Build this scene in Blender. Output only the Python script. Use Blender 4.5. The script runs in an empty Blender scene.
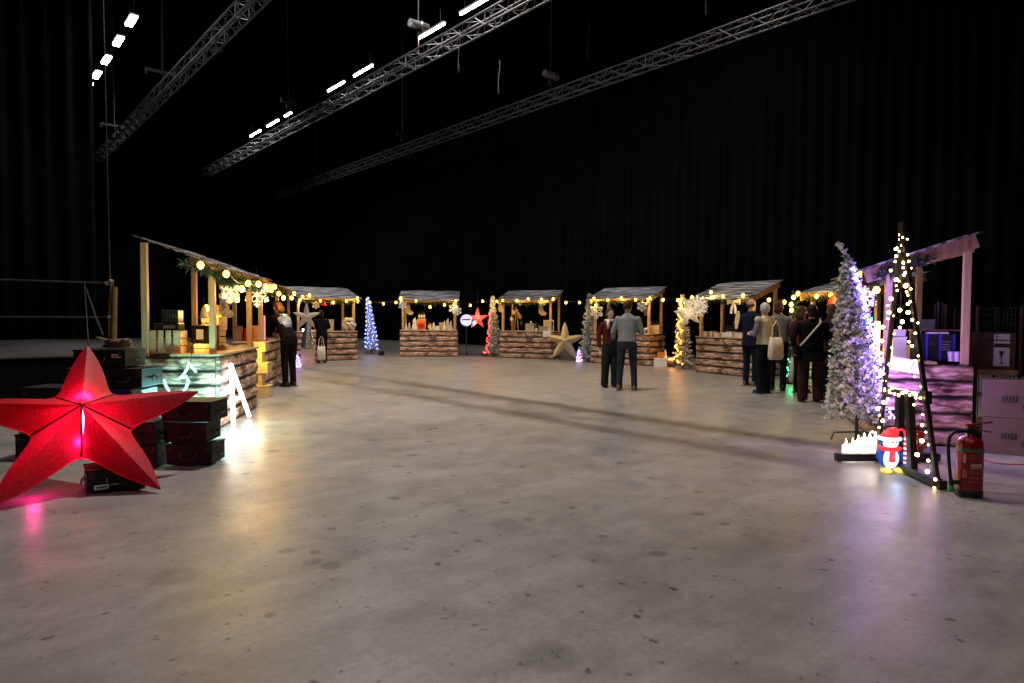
import bpy, bmesh, math, random
from mathutils import Vector, Matrix, Euler, Quaternion

R = math.radians
C = bpy.context.scene.collection
SC = bpy.context.scene
rnd = random.Random(7)

# ------------------------------------------------------------------ camera
FPX, EYE = 655.0, 1.43
PITCH, ROLL = math.atan(24.5 / FPX), R(0.27)
FW = Vector((0, math.cos(PITCH), -math.sin(PITCH)))
_r0 = Vector((1, 0, 0)); _u0 = _r0.cross(FW)
RT = _r0 * math.cos(ROLL) + _u0 * math.sin(ROLL)
UP = -_r0 * math.sin(ROLL) + _u0 * math.cos(ROLL)
cam = bpy.data.cameras.new('camera'); cam.lens = FPX * 36 / 1024; cam.sensor_width = 36
cam.clip_end = 200
camo = bpy.data.objects.new('camera', cam); C.objects.link(camo)
m3 = Matrix((RT, UP, -FW)).transposed()
camo.matrix_world = Matrix.Translation((0, 0, EYE)) @ m3.to_4x4()
SC.camera = camo

# ------------------------------------------------------------------ world, exposure
w = bpy.data.worlds.new('hall_dark'); SC.world = w; w.use_nodes = True
w.node_tree.nodes['Background'].inputs[0].default_value = (0.5, 0.55, 0.7, 1)
w.node_tree.nodes['Background'].inputs[1].default_value = 0.0
SC.view_settings.view_transform = 'Standard'; SC.view_settings.look = 'None'
SC.view_settings.exposure = 0.0; SC.view_settings.gamma = 1.0
SC.view_settings.use_curve_mapping = False

# axes of the hall: A runs along the trusses, B across
AX = Vector((-.655, .756, 0)); BX = Vector((.756, .655, 0))
def hall(t, b, z=0.0): return AX * t + BX * b + Vector((0, 0, z))

def area_light(name, loc, power, size, col=(1, .925, .86), rot=(0, 0, 0), spread=180):
    l = bpy.data.lights.new(name, 'AREA'); l.shape = 'DISK'; l.size = size; l.energy = power; l.color = col
    l.spread = R(spread)
    o = bpy.data.objects.new(name, l); C.objects.link(o); o.location = loc; o.rotation_euler = rot
    return o
def point_light(name, loc, power, col, r=.05, parent=None):
    l = bpy.data.lights.new(name, 'POINT'); l.energy = power; l.color = col; l.shadow_soft_size = r
    o = bpy.data.objects.new(name, l); C.objects.link(o); o.location = loc; o.parent = parent
    return o
def spot_light(name, loc, target, power, col, angle=50, r=.04, blend=.5):
    l = bpy.data.lights.new(name, 'SPOT'); l.energy = power; l.color = col; l.shadow_soft_size = r
    l.spot_size = R(angle); l.spot_blend = blend
    o = bpy.data.objects.new(name, l); C.objects.link(o); o.location = loc
    o.rotation_euler = (Vector(target) - Vector(loc)).to_track_quat('-Z', 'Y').to_euler()
    return o

# the hall's high-bay lamps, hung under the ceiling (their housings are built further down); the last is added to light the far trusses
HIGHBAY = [(8.5, 5.72, 800, .2), (-2.0, .5, 135, .4), (16.5, 9.2, 430, .4), (11.0, 15.0, 100, .4), (33.0, 10.0, 400, .4)]
for t, b, pw, sz in HIGHBAY:
    area_light('high_bay_light', hall(t, b, 13.95), pw, sz, spread=125)

# ------------------------------------------------------------------ pixel helpers
def ray(px, py): return FW * FPX + RT * (px - 512) + UP * (341.5 - py)
def at(px, py, Y):
    d = ray(px, py); return Vector((0, 0, EYE)) + d * (Y / d.y)
def gr(px, py, z=0.0):
    d = ray(px, py); return Vector((0, 0, EYE)) + d * ((z - EYE) / d.z)

# ------------------------------------------------------------------ materials
MATS = {}
def nt(name):
    m = bpy.data.materials.new(name); m.use_nodes = True
    n = m.node_tree; b = n.nodes['Principled BSDF']; return m, n, b
def mat(name, col, rough=.6, metal=0.0, var=.25, scale=12.0, stretch=(1, 1, 1), bump=0.0, spec=.5, sub=None):
    if name in MATS: return MATS[name]
    m, n, b = nt(name)
    tc = n.nodes.new('ShaderNodeTexCoord'); mp = n.nodes.new('ShaderNodeMapping'); mp.inputs['Scale'].default_value = stretch
    no = n.nodes.new('ShaderNodeTexNoise'); no.inputs['Scale'].default_value = scale; no.inputs['Detail'].default_value = 5
    rp = n.nodes.new('ShaderNodeValToRGB')
    lo = [max(0, c * (1 - var)) for c in col]; hi = [min(1, c * (1 + var)) for c in col]
    rp.color_ramp.elements[0].color = (*lo, 1); rp.color_ramp.elements[1].color = (*hi, 1)
    rp.color_ramp.elements[0].position = .3; rp.color_ramp.elements[1].position = .7
    n.links.new(tc.outputs['Object'], mp.inputs['Vector']); n.links.new(mp.outputs[0], no.inputs['Vector'])
    n.links.new(no.outputs['Fac'], rp.inputs[0]); n.links.new(rp.outputs[0], b.inputs['Base Color'])
    b.inputs['Roughness'].default_value = rough; b.inputs['Metallic'].default_value = metal
    b.inputs['Specular IOR Level'].default_value = spec
    if bump:
        bp = n.nodes.new('ShaderNodeBump'); bp.inputs['Strength'].default_value = bump; bp.inputs['Distance'].default_value = .01
        n.links.new(no.outputs['Fac'], bp.inputs['Height']); n.links.new(bp.outputs[0], b.inputs['Normal'])
    MATS[name] = m; return m
def emat(name, col, strength, base=(.8, .8, .8)):
    if name in MATS: return MATS[name]
    m, n, b = nt(name)
    b.inputs['Base Color'].default_value = (*base, 1)
    b.inputs['Emission Color'].default_value = (*col, 1); b.inputs['Emission Strength'].default_value = strength
    MATS[name] = m; return m
def transl(name, col, mix=.5, rough=.7, scale=60, var=.2):
    """fabric that lets light through"""
    if name in MATS: return MATS[name]
    m = mat(name, col, rough, var=var, scale=scale); n = m.node_tree
    b = n.nodes['Principled BSDF']; out = n.nodes['Material Output']
    t = n.nodes.new('ShaderNodeBsdfTranslucent'); t.inputs[0].default_value = (*col, 1)
    mx = n.nodes.new('ShaderNodeMixShader'); mx.inputs[0].default_value = mix
    n.links.new(b.outputs[0], mx.inputs[1]); n.links.new(t.outputs[0], mx.inputs[2]); n.links.new(mx.outputs[0], out.inputs[0])
    return m

def floor_material():
    m, n, b = nt('polished_concrete'); L = n.links.new; N = n.nodes.new
    tc = N('ShaderNodeTexCoord')
    def noise(scale, detail=6, rough=.6, vec=None, dist=0):
        x = N('ShaderNodeTexNoise'); x.inputs['Scale'].default_value = scale; x.inputs['Detail'].default_value = detail
        x.inputs['Roughness'].default_value = rough; x.inputs['Distortion'].default_value = dist
        L(vec or tc.outputs['Object'], x.inputs['Vector']); return x
    def ramp(src, stops):
        r = N('ShaderNodeValToRGB'); el = r.color_ramp.elements
        while len(el) < len(stops): el.new(.5)
        for e, (p, c) in zip(el, stops): e.position = p; e.color = (c, c, c, 1) if not isinstance(c, tuple) else (*c, 1)
        L(src, r.inputs[0]); return r
    def mixc(a, bb, fac, mode='MULTIPLY', f=1.0):
        x = N('ShaderNodeMix'); x.data_type = 'RGBA'; x.blend_type = mode; x.inputs[0].default_value = f
        if fac is not None: L(fac, x.inputs[0])
        L(a, x.inputs[6])
        if isinstance(bb, tuple): x.inputs[7].default_value = (*bb, 1)
        else: L(bb, x.inputs[7])
        return x.outputs[2]
    big = ramp(noise(.35, 5, .55).outputs['Fac'], [(.3, (.236, .222, .208)), (.7, (.34, .320, .298))])
    mid = ramp(noise(2.2, 8, .68, dist=.4).outputs['Fac'], [(.28, .66), (.62, 1.10)])
    fine = ramp(noise(28, 6, .7).outputs['Fac'], [(.3, .80), (.7, 1.12)])
    c = mixc(big.outputs[0], mid.outputs[0], None); c = mixc(c, fine.outputs[0], None)
    # trowel streaks
    mp = N('ShaderNodeMapping'); mp.inputs['Rotation'].default_value = (0, 0, R(-38)); mp.inputs['Scale'].default_value = (.35, 5, 1)
    L(tc.outputs['Object'], mp.inputs['Vector'])
    st = ramp(noise(1.1, 7, .7, mp.outputs[0], .3).outputs['Fac'], [(.35, .86), (.6, 1.04)])
    c = mixc(c, st.outputs[0], None)
    # round dark stains and specks
    for sc, r0, r1, dark, seed in ((2.1, .10, .16, .55, 3), (6.0, .09, .14, .30, 9), (1.15, .10, .17, .66, 17), (3.6, .09, .15, .50, 29), (11.0, .10, .17, .42, 41)):
        mp2 = N('ShaderNodeMapping'); mp2.inputs['Location'].default_value = (seed, seed * .7, 0); mp2.inputs['Scale'].default_value = (1, 1, 0)
        nz = noise(3.5 * sc, 4); mxv = N('ShaderNodeMix'); mxv.data_type = 'VECTOR'; mxv.inputs[0].default_value = .07
        L(tc.outputs['Object'], mp2.inputs['Vector']); L(mp2.outputs[0], mxv.inputs[4]); L(nz.outputs['Color'], mxv.inputs[5])
        vo = N('ShaderNodeTexVoronoi'); vo.inputs['Scale'].default_value = sc; L(mxv.outputs[1], vo.inputs['Vector'])
        sp = ramp(vo.outputs['Distance'], [(r0, dark), (r1, 1.0)])
        # only some cells carry a stain
        sep = N('ShaderNodeSeparateColor'); L(vo.outputs['Color'], sep.inputs[0])
        pick = ramp(sep.outputs[0], [(.44, 1.0), (.46, 0.0)])
        c = mixc(c, sp.outputs[0], pick.outputs[0])
    # saw-cut joints
    sepv = N('ShaderNodeSeparateXYZ'); mp3 = N('ShaderNodeMapping'); mp3.inputs['Rotation'].default_value = (0, 0, R(-49.1)); L(tc.outputs['Object'], mp3.inputs['Vector'])
    L(mp3.outputs[0], sepv.inputs[0])
    for k, off in ((0, 2.02), (1, .6)):
        a = N('ShaderNodeMath'); a.operation = 'ADD'; a.inputs[1].default_value = off; L(sepv.outputs[k], a.inputs[0])
        f = N('ShaderNodeMath'); f.operation = 'PINGPONG'; f.inputs[1].default_value = 3.1; L(a.outputs[0], f.inputs[0])
        j = ramp(f.outputs[0], [(.0012, .62), (.0036, 1.0)]); c = mixc(c, j.outputs[0], None)
    L(c, b.inputs['Base Color'])
    rr = ramp(noise(1.7, 6, .65, dist=.5).outputs['Fac'], [(.3, .27), (.7, .48)])
    L(rr.outputs[0], b.inputs['Roughness']); b.inputs['Specular IOR Level'].default_value = .5
    bp = N('ShaderNodeBump'); bp.inputs['Strength'].default_value = .06; bp.inputs['Distance'].default_value = .01
    L(noise(9, 6, .6).outputs['Fac'], bp.inputs['Height']); L(bp.outputs[0], b.inputs['Normal'])
    return m

def log_material():
    m, n, b = nt('printed_log_wood'); L = n.links.new; N = n.nodes.new
    tc = N('ShaderNodeTexCoord'); mp = N('ShaderNodeMapping'); mp.inputs['Scale'].default_value = (1.3, 1.3, 9)
    no = N('ShaderNodeTexNoise'); no.inputs['Scale'].default_value = 2.6; no.inputs['Detail'].default_value = 8; no.inputs['Roughness'].default_value = .65
    no.inputs['Distortion'].default_value = .6
    L(tc.outputs['Object'], mp.inputs[0]); L(mp.outputs[0], no.inputs['Vector'])
    r = N('ShaderNodeValToRGB'); el = r.color_ramp.elements; el.new(.5); el.new(.5)
    for e, (p, c) in zip(el, [(.34, (.06, .032, .024)), (.43, (.30, .15, .10)), (.51, (.64, .38, .26)), (.63, (.92, .72, .58))]):
        e.position = p; e.color = (*c, 1)
    L(no.outputs['Fac'], r.inputs[0])
    # the printed dark joints between the logs
    sp = N('ShaderNodeSeparateXYZ'); L(tc.outputs['Object'], sp.inputs[0])
    n2 = N('ShaderNodeTexNoise'); n2.inputs['Scale'].default_value = 5; n2.inputs['Detail'].default_value = 3; L(tc.outputs['Object'], n2.inputs['Vector'])
    ma = N('ShaderNodeMath'); ma.operation = 'MULTIPLY_ADD'; ma.inputs[1].default_value = .05; L(n2.outputs['Fac'], ma.inputs[0]); L(sp.outputs[2], ma.inputs[2])
    pp_ = N('ShaderNodeMath'); pp_.operation = 'PINGPONG'; pp_.inputs[1].default_value = .092; sb = N('ShaderNodeMath'); sb.operation = 'SUBTRACT'; sb.inputs[1].default_value = .025
    L(ma.outputs[0], sb.inputs[0]); L(sb.outputs[0], pp_.inputs[0])
    r2 = N('ShaderNodeValToRGB'); r2.color_ramp.elements[0].position = .010; r2.color_ramp.elements[0].color = (.06, .05, .045, 1); r2.color_ramp.elements[1].position = .042; r2.color_ramp.elements[1].color = (1, 1, 1, 1)
    L(pp_.outputs[0], r2.inputs[0])
    mx = N('ShaderNodeMix'); mx.data_type = 'RGBA'; mx.blend_type = 'MULTIPLY'; mx.inputs[0].default_value = 1
    m4 = N('ShaderNodeMapping'); m4.inputs['Scale'].default_value = (2.2, 2.2, 6); L(tc.outputs['Object'], m4.inputs[0])
    n4 = N('ShaderNodeTexNoise'); n4.inputs['Scale'].default_value = 1.6; n4.inputs['Detail'].default_value = 4; n4.inputs['Distortion'].default_value = .8; L(m4.outputs[0], n4.inputs['Vector'])
    r4 = N('ShaderNodeValToRGB'); r4.color_ramp.elements[0].position = .36; r4.color_ramp.elements[0].color = (.28, .22, .20, 1); r4.color_ramp.elements[1].position = .52; r4.color_ramp.elements[1].color = (1, 1, 1, 1); L(n4.outputs['Fac'], r4.inputs[0])
    m5 = N('ShaderNodeMix'); m5.data_type = 'RGBA'; m5.blend_type = 'MULTIPLY'; m5.inputs[0].default_value = 1
    L(r.outputs[0], m5.inputs[6]); L(r4.outputs[0], m5.inputs[7])
    L(m5.outputs[2], mx.inputs[6]); L(r2.outputs[0], mx.inputs[7]); L(mx.outputs[2], b.inputs['Base Color']); b.inputs['Roughness'].default_value = .5
    return m

def roof_material():
    m, n, b = nt('grey_weathered_boards'); L = n.links.new; N = n.nodes.new
    tc = N('ShaderNodeTexCoord'); mp = N('ShaderNodeMapping'); mp.inputs['Scale'].default_value = (.8, 6, 1)
    no = N('ShaderNodeTexNoise'); no.inputs['Scale'].default_value = 2.2; no.inputs['Detail'].default_value = 6
    L(tc.outputs['Object'], mp.inputs[0]); L(mp.outputs[0], no.inputs['Vector'])
    r = N('ShaderNodeValToRGB'); el = r.color_ramp.elements; el.new(.5)
    for e, (p, c) in zip(el, [(.38, (.03, .032, .04)), (.5, (.22, .23, .26)), (.62, (.62, .63, .70))]):
        e.position = p; e.color = (*c, 1)
    L(no.outputs['Fac'], r.inputs[0]); L(r.outputs[0], b.inputs['Base Color']); b.inputs['Roughness'].default_value = .45
    return m

def frosted_material(name, green, white, bias=.5):
    m, n, b = nt(name); L = n.links.new; N = n.nodes.new
    tc = N('ShaderNodeTexCoord'); no = N('ShaderNodeTexNoise'); no.inputs['Scale'].default_value = 22; no.inputs['Detail'].default_value = 3
    L(tc.outputs['Object'], no.inputs['Vector'])
    r = N('ShaderNodeValToRGB'); r.color_ramp.elements[0].position = bias - .1; r.color_ramp.elements[1].position = bias + .06
    r.color_ramp.elements[0].color = (*green, 1); r.color_ramp.elements[1].color = (*white, 1)
    L(no.outputs['Fac'], r.inputs[0]); L(r.outputs[0], b.inputs['Base Color']); b.inputs['Roughness'].default_value = .75
    return m

M = dict(
    log=log_material(), roof=roof_material(), floor=floor_material(),
    pine=mat('planed_pine', (.62, .42, .22), .55, var=.22, scale=3, stretch=(8, 8, .7)),
    pine2=mat('rough_pine', (.42, .25, .13), .6, var=.3, scale=3, stretch=(8, 8, .7)),
    top=mat('counter_board', (.5, .36, .24), .5, var=.2, scale=4, stretch=(1, 6, 1)),
    crate=mat('light_crate_wood', (.66, .48, .28), .6, var=.2, scale=4, stretch=(1, 1, 6)),
    black_wood=mat('black_stained_wood', (.011, .009, .008), .55, spec=.3, var=.6, scale=5, stretch=(1.2, 1.2, 9)),
    iron=mat('dark_iron', (.09, .075, .06), .4, .8),
    rust=mat('worn_brass', (.06, .038, .022), .55, .5),
    black=mat('black_plastic', (.012, .012, .014), .45),
    blackm=mat('black_paint', (.018, .018, .02), .4, .1),
    velvet=mat('black_velvet', (.0085, .0085, .0108), .95, spec=.05, var=.35, scale=1.5, stretch=(6, 6, .2)),
    hallblack=mat('black_hall_paint', (.004, .004, .0045), .95, spec=.03),
    alu=mat('dull_aluminium', (.15, .155, .17), .5, .5, var=.15),
    steel=mat('galvanised_steel', (.022, .022, .026), .7, .0, var=.2, spec=.08),
    brasspole=mat('ochre_pole', (.16, .10, .025), .5, .1),
    white=mat('white_card', (.82, .82, .82), .6, var=.05),
    cream=mat('cream_fabric', (.72, .62, .48), .85, var=.1),
    paper=mat('white_paper', (.78, .78, .76), .7, var=.04),
    print=mat('black_print', (.03, .03, .03), .7),
    card=mat('brown_cardboard', (.40, .24, .16), .8, var=.08, scale=6),
    tape=mat('shiny_tape', (.46, .30, .21), .3, var=.05),
    red=mat('red_paint', (.27, .006, .008), .28, var=.1),
    redfab=mat('red_felt', (.55, .02, .02), .85),
    orange=mat('orange_felt', (.75, .22, .02), .8),
    purple=mat('purple_plastic', (.10, .02, .30), .4),
    teal=mat('pale_teal_board', (.45, .68, .64), .6),
    grey=mat('grey_metal', (.30, .30, .31), .4, .4),
    silver=mat('silver_sequins', (.62, .62, .64), .25, .9, var=.5, scale=60, bump=.6),
    green=mat('green_plastic', (.02, .35, .06), .4),
    garland=mat('spruce_green', (.022, .05, .022), .75, var=.5, scale=30),
    wicker=mat('brown_wicker', (.22, .10, .04), .7),
    glass=mat('amber_bottle', (.20, .07, .015), .12, var=.1),
    soil=mat('dark_cloth', (.02, .02, .024), .8),
    skin=mat('skin', (.56, .33, .24), .5, var=.08),
    cable=mat('black_rubber', (.015, .015, .015), .55),
)
M['frost'] = frosted_material('frosted_spruce', (.03, .055, .03), (.66, .67, .66), .45)
M['greenfir'] = frosted_material('dark_spruce', (.012, .05, .02), (.10, .20, .10), .56)
EM = dict(
    bulb=emat('warm_bulb', (1, .47, .045), 13, (.9, .7, .4)),
    fairy=emat('fairy_warm', (1, .62, .22), 20),
    violet=emat('fairy_violet', (.30, .22, 1.0), 26),
    bluew=emat('fairy_blue', (.22, .30, 1.0), 9),
    redl=emat('fairy_red', (1, .02, .04), 5),
    orangel=emat('fairy_orange', (1, .28, .01), 12),
    greenl=emat('fairy_green', (.01, 1, .32), 5),
    pink=emat('fairy_pink', (1, .15, .75), 8),
    cyan=emat('rope_cyan', (.16, 1, .88), 5),
    whitel=emat('cool_white_led', (1, .97, .95), 9),
    led=emat('tube_white', (1, .93, 1.0), 40),
    candle=emat('candle_wax_lit', (1, .92, .82), 3.2),
    flame=emat('candle_flame', (1, .80, .5), 16),
)

# ------------------------------------------------------------------ mesh helpers
class MB:
    def __init__(s): s.bm = bmesh.new()
    def _add(s, vs, fs):
        v = [s.bm.verts.new(p) for p in vs]
        for f in fs:
            try: s.bm.faces.new([v[i] for i in f])
            except ValueError: pass
        return s
    def box(s, c, d, rot=None, bev=0.0):
        x, y, z = d[0] / 2, d[1] / 2, d[2] / 2; c = Vector(c)
        if rot is None: q = Matrix.Identity(3)
        elif isinstance(rot, (int, float)): q = Matrix.Rotation(rot, 3, 'Z')
        elif isinstance(rot, Matrix): q = rot
        else: q = Euler(rot).to_matrix()
        if bev <= 0 or bev * 2 >= min(d):
            vs = [c + q @ Vector((i, j, k)) for i in (-x, x) for j in (-y, y) for k in (-z, z)]
            return s._add(vs, [(0, 1, 3, 2), (4, 6, 7, 5), (0, 4, 5, 1), (2, 3, 7, 6), (0, 2, 6, 4), (1, 5, 7, 3)])
        b = bmesh.new(); bmesh.ops.create_cube(b, size=1)
        for v in b.verts: v.co = Vector((v.co.x * d[0], v.co.y * d[1], v.co.z * d[2]))
        bmesh.ops.bevel(b, geom=list(b.edges), offset=bev, segments=2, affect='EDGES', profile=.6)
        b.verts.index_update()
        vs = [c + q @ v.co for v in b.verts]; fs = [[v.index for v in f.verts] for f in b.faces]; b.free()
        return s._add(vs, fs)
    def ring_loft(s, rings, cap=True, close=True):
        n = len(rings[0]); base = len(s.bm.verts)
        vs = [s.bm.verts.new(p) for r_ in rings for p in r_]
        for a in range(len(rings) - 1):
            for i in range(n if close else n - 1):
                j = (i + 1) % n
                s.bm.faces.new((vs[a * n + i], vs[a * n + j], vs[(a + 1) * n + j], vs[(a + 1) * n + i]))
        if cap:
            s.bm.faces.new(vs[:n][::-1]); s.bm.faces.new(vs[-n:])
        return s
    def tube(s, pts, r, n=6, cap=True):
        pts = [Vector(p) for p in pts]; rs = r if isinstance(r, (list, tuple)) else [r] * len(pts)
        rings = []; t0 = None; nor = None
        for i, p in enumerate(pts):
            t = (pts[min(i + 1, len(pts) - 1)] - pts[max(i - 1, 0)]).normalized()
            if nor is None:
                nor = t.orthogonal().normalized()
            else:
                nor = (nor - t * nor.dot(t))
                nor = nor.normalized() if nor.length > 1e-6 else t.orthogonal().normalized()
            bi = t.cross(nor)
            rings.append([p + (nor * math.cos(2 * math.pi * k / n) + bi * math.sin(2 * math.pi * k / n)) * rs[i] for k in range(n)])
        return s.ring_loft(rings, cap)
    def lathe(s, prof, c=(0, 0, 0), n=16, sx=1, sy=1):
        c = Vector(c)
        rings = [[c + Vector((r_ * sx * math.cos(2 * math.pi * k / n), r_ * sy * math.sin(2 * math.pi * k / n), z)) for k in range(n)] for r_, z in prof]
        return s.ring_loft(rings)
    def ball(s, c, r, n=10, m_=7, q=None):
        rr = r if isinstance(r, (list, tuple, Vector)) else (r, r, r); c = Vector(c); rings = []
        for j in range(1, m_):
            a = math.pi * j / m_
            ring = [Vector((rr[0] * math.sin(a) * math.cos(2 * math.pi * k / n), rr[1] * math.sin(a) * math.sin(2 * math.pi * k / n), -rr[2] * math.cos(a))) for k in range(n)]
            rings.append([c + (q @ v if q else v) for v in ring])
        lo = Vector((0, 0, -rr[2])); hi = -lo
        vs = [s.bm.verts.new(p) for ring in rings for p in ring]
        vl = s.bm.verts.new(c + (q @ lo if q else lo)); vh = s.bm.verts.new(c + (q @ hi if q else hi))
        for a in range(len(rings) - 1):
            for i in range(n):
                j = (i + 1) % n
                s.bm.faces.new((vs[a * n + i], vs[a * n + j], vs[(a + 1) * n + j], vs[(a + 1) * n + i]))
        L = (len(rings) - 1) * n
        for i in range(n):
            j = (i + 1) % n
            s.bm.faces.new((vs[j], vs[i], vl)); s.bm.faces.new((vs[L + i], vs[L + j], vh))
        return s
    def caps(s, p0, r0, p1, r1, n=10):
        """tapered capsule"""
        p0, p1 = Vector(p0), Vector(p1); d = (p1 - p0); t = d.normalized() if d.length > 1e-6 else Vector((0, 0, 1))
        pts, rs = [], []
        for a in (85, 60, 30): pts.append(p0 - t * r0 * math.sin(R(a))); rs.append(r0 * math.cos(R(a)))
        pts += [p0, p1]; rs += [r0, r1]
        for a in (30, 60, 85): pts.append(p1 + t * r1 * math.sin(R(a))); rs.append(r1 * math.cos(R(a)))
        return s.tube(pts, rs, n)
    def prism(s, poly, th, mtx=Matrix.Identity(4)):
        """poly in xz plane, thickness along y"""
        a = [mtx @ Vector((p[0], -th / 2, p[1])) for p in poly]; b = [mtx @ Vector((p[0], th / 2, p[1])) for p in poly]
        return s.ring_loft([a, b])
    def build(s, name, m, parent=None, loc=None, smooth=False):
        me = bpy.data.meshes.new(name)
        bmesh.ops.recalc_face_normals(s.bm, faces=s.bm.faces[:])
        s.bm.to_mesh(me); s.bm.free(); me.materials.append(m)
        if smooth: me.polygons.foreach_set('use_smooth', [True] * len(me.polygons))
        o = bpy.data.objects.new(name, me); C.objects.link(o)
        if parent: o.parent = parent
        if loc is not None: o.location = loc
        return o

def tag(o, label=None, cat=None, group=None, kind=None):
    if label: o['label'] = label
    if cat: o['category'] = cat
    if group: o['group'] = group
    if kind: o['kind'] = kind
    return o
def thing(name, label, cat, loc=(0, 0, 0), rz=0.0, group=None):
    o = bpy.data.objects.new(name, None); C.objects.link(o); o.location = loc; o.rotation_euler = (0, 0, rz); o.empty_display_size = .1
    return tag(o, label, cat, group)
def struct(o): o['kind'] = 'structure'; return o
def dup_tree(o, loc=None, rz=None, label=None, parent=None):
    c = o.copy(); C.objects.link(c)
    if loc is not None: c.location = loc
    if rz is not None: c.rotation_euler = (0, 0, rz)
    if label: c['label'] = label
    if parent: c.parent = parent
    for ch in list(o.children):
        dup_tree(ch, parent=c)
    return c
def at_mesh(name, mesh, parent, loc, m=None):
    o = bpy.data.objects.new(name, mesh); C.objects.link(o); o.parent = parent; o.location = loc; return o

# ------------------------------------------------------------------ the hall
HALL_H = 15.0
def quad_box(c, d, rz): return MB().box(c, d, rz)
ANG = math.atan2(BX.y, BX.x)           # box local x along B, local y along A
struct(MB().box((0, 0, -.1), (64, 70, .2), 0).build('floor', M['floor'], loc=hall(16, 2)))
bpy.data.objects['floor'].rotation_euler = (0, 0, ANG)
def wall(name, t0, t1, b0, b1, z0, z1, m):
    c = hall((t0 + t1) / 2, (b0 + b1) / 2, (z0 + z1) / 2)
    o = MB().box((0, 0, 0), (abs(b1 - b0), abs(t1 - t0), z1 - z0)).build(name, m, loc=c); o.rotation_euler = (0, 0, ANG); return struct(o)
wall('wall_right', -14, 50, 21.2, 21.5, 0, HALL_H, M['hallblack'])
wall('wall_back', 47.0, 47.3, -16, 21.2, 0, HALL_H, M['hallblack'])
wall('wall_left', -14, 50, -16.3, -16, 0, HALL_H, M['hallblack'])
wall('wall_front', -14.3, -14, -16, 21.2, 0, HALL_H, M['hallblack'])
wall('ceiling', -14, 50, -16, 21.5, HALL_H, HALL_H + .2, M['hallblack'])

def curtain(name, label, p0, p1, z0, z1, fold=.33, amp=.1, seed=1):
    rr = random.Random(seed); p0, p1 = Vector(p0), Vector(p1); d = p1 - p0; L = d.length; u = d.normalized(); nrm = Vector((-u.y, u.x, 0))
    n = int(L / .055); a, b = [], []
    ph = 0.0
    rows = []
    offs = []
    for i in range(n + 1):
        ph += (.055 / fold) * 2 * math.pi * rr.uniform(.6, 1.4)
        offs.append(amp * math.sin(ph) + .04 * math.sin(ph * .31))
    mb = MB(); zs = [z0, z0 + (z1 - z0) * .5, z1]
    front = [[p0 + u * (L * i / n) + nrm * offs[i] * (1.1 if k < 2 else .7) + Vector((0, 0, z)) for i in range(n + 1)] for k, z in enumerate(zs)]
    back = [[p + nrm * .02 for p in r_] for r_ in front]
    rings = [f + bk[::-1] for f, bk in zip(front, back)]
    mb.ring_loft(rings, cap=True)
    me_o = mb.build(name, M['velvet'], smooth=True)
    return tag(me_o, label, 'curtain')
curtain('stage_curtain', 'long black pleated drape closing off the hall behind the stalls', hall(-6, 20.3), hall(45.5, 20.3), .02, 13.0, .42, .10, 1)
curtain('stage_curtain', 'black pleated drape across the far end of the hall beyond the truss ends', hall(46.0, 19.8), hall(46.0, 2.0), .02, 12.0, .5, .10, 2)
STZ = .77
curtain('stage_curtain', 'black side drape hanging at the back of the low stage by the guard rail', hall(21, 3.15, 0), hall(21, -6.5, 0), STZ + .02, 14.5, .5, .12, 3)

# ------------------------------------------------------------------ trusses and rigging
def truss(label, t0, t1, b, z, sec=.36, tri=False, ch=.028):
    th = thing('lighting_truss', label, 'truss', hall(t0, b, z), 0, 'aluminium lighting trusses under the hall roof')
    th.rotation_euler = (0, 0, ANG)     # local y along the truss, local x across
    L = t1 - t0; h = sec / 2
    cs = [(-h, -h), (h, -h), (-h, h), (h, h)]
    for x, zz in cs:
        MB().tube([(x, 0, zz), (x, L, zz)], ch, 8).build('chord', M['alu'], th)
    mb = MB(); n = int(L / .5); st = L / n
    for i in range(n):
        y0, y1 = i * st, (i + 1) * st
        for (xa, za), (xb, zb) in (((-h, -h), (h, -h)), ((-h, h), (h, h)), ((-h, -h), (-h, h)), ((h, -h), (h, h))):
            if i % 2: (xa, za), (xb, zb) = (xb, zb), (xa, za)
            mb.tube([(xa, y0, za), (xb, y1, zb)], .013, 5, cap=False)
        if i % 4 == 0:
            for (xa, za), (xb, zb) in (((-h, -h), (h, -h)), ((-h, h), (h, h)), ((-h, -h), (-h, h)), ((h, -h), (h, h))):
                mb.tube([(xa, y0, za), (xb, y0, zb)], .016, 5, cap=False)
    tag(mb.build('lattice', M['alu'], th), kind=None)
    return th
HT = 9.45
TR = [('dull aluminium truss nearest the stage, running overhead beside the side drape', -2, 39.5, 6.1),
      ('dull aluminium truss in the middle carrying a broken row of white light tubes', 2, 39.5, 11.3),
      ('dull aluminium truss nearest the long drape, with a black hoist on it', -1, 43.5, 16.9)]
for lb, t0, t1, b in TR: truss(lb, t0, t1, b, HT)

def t_from_px(px, b, z=9.45):
    lo, hi = 1.0, 60.0
    for _ in range(50):
        t = (lo + hi) / 2; d = hall(t, b, z) - Vector((0, 0, EYE)); x = 512 + FPX * d.dot(RT) / d.dot(FW)
        if x > px: lo = t
        else: hi = t
    return t

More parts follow.
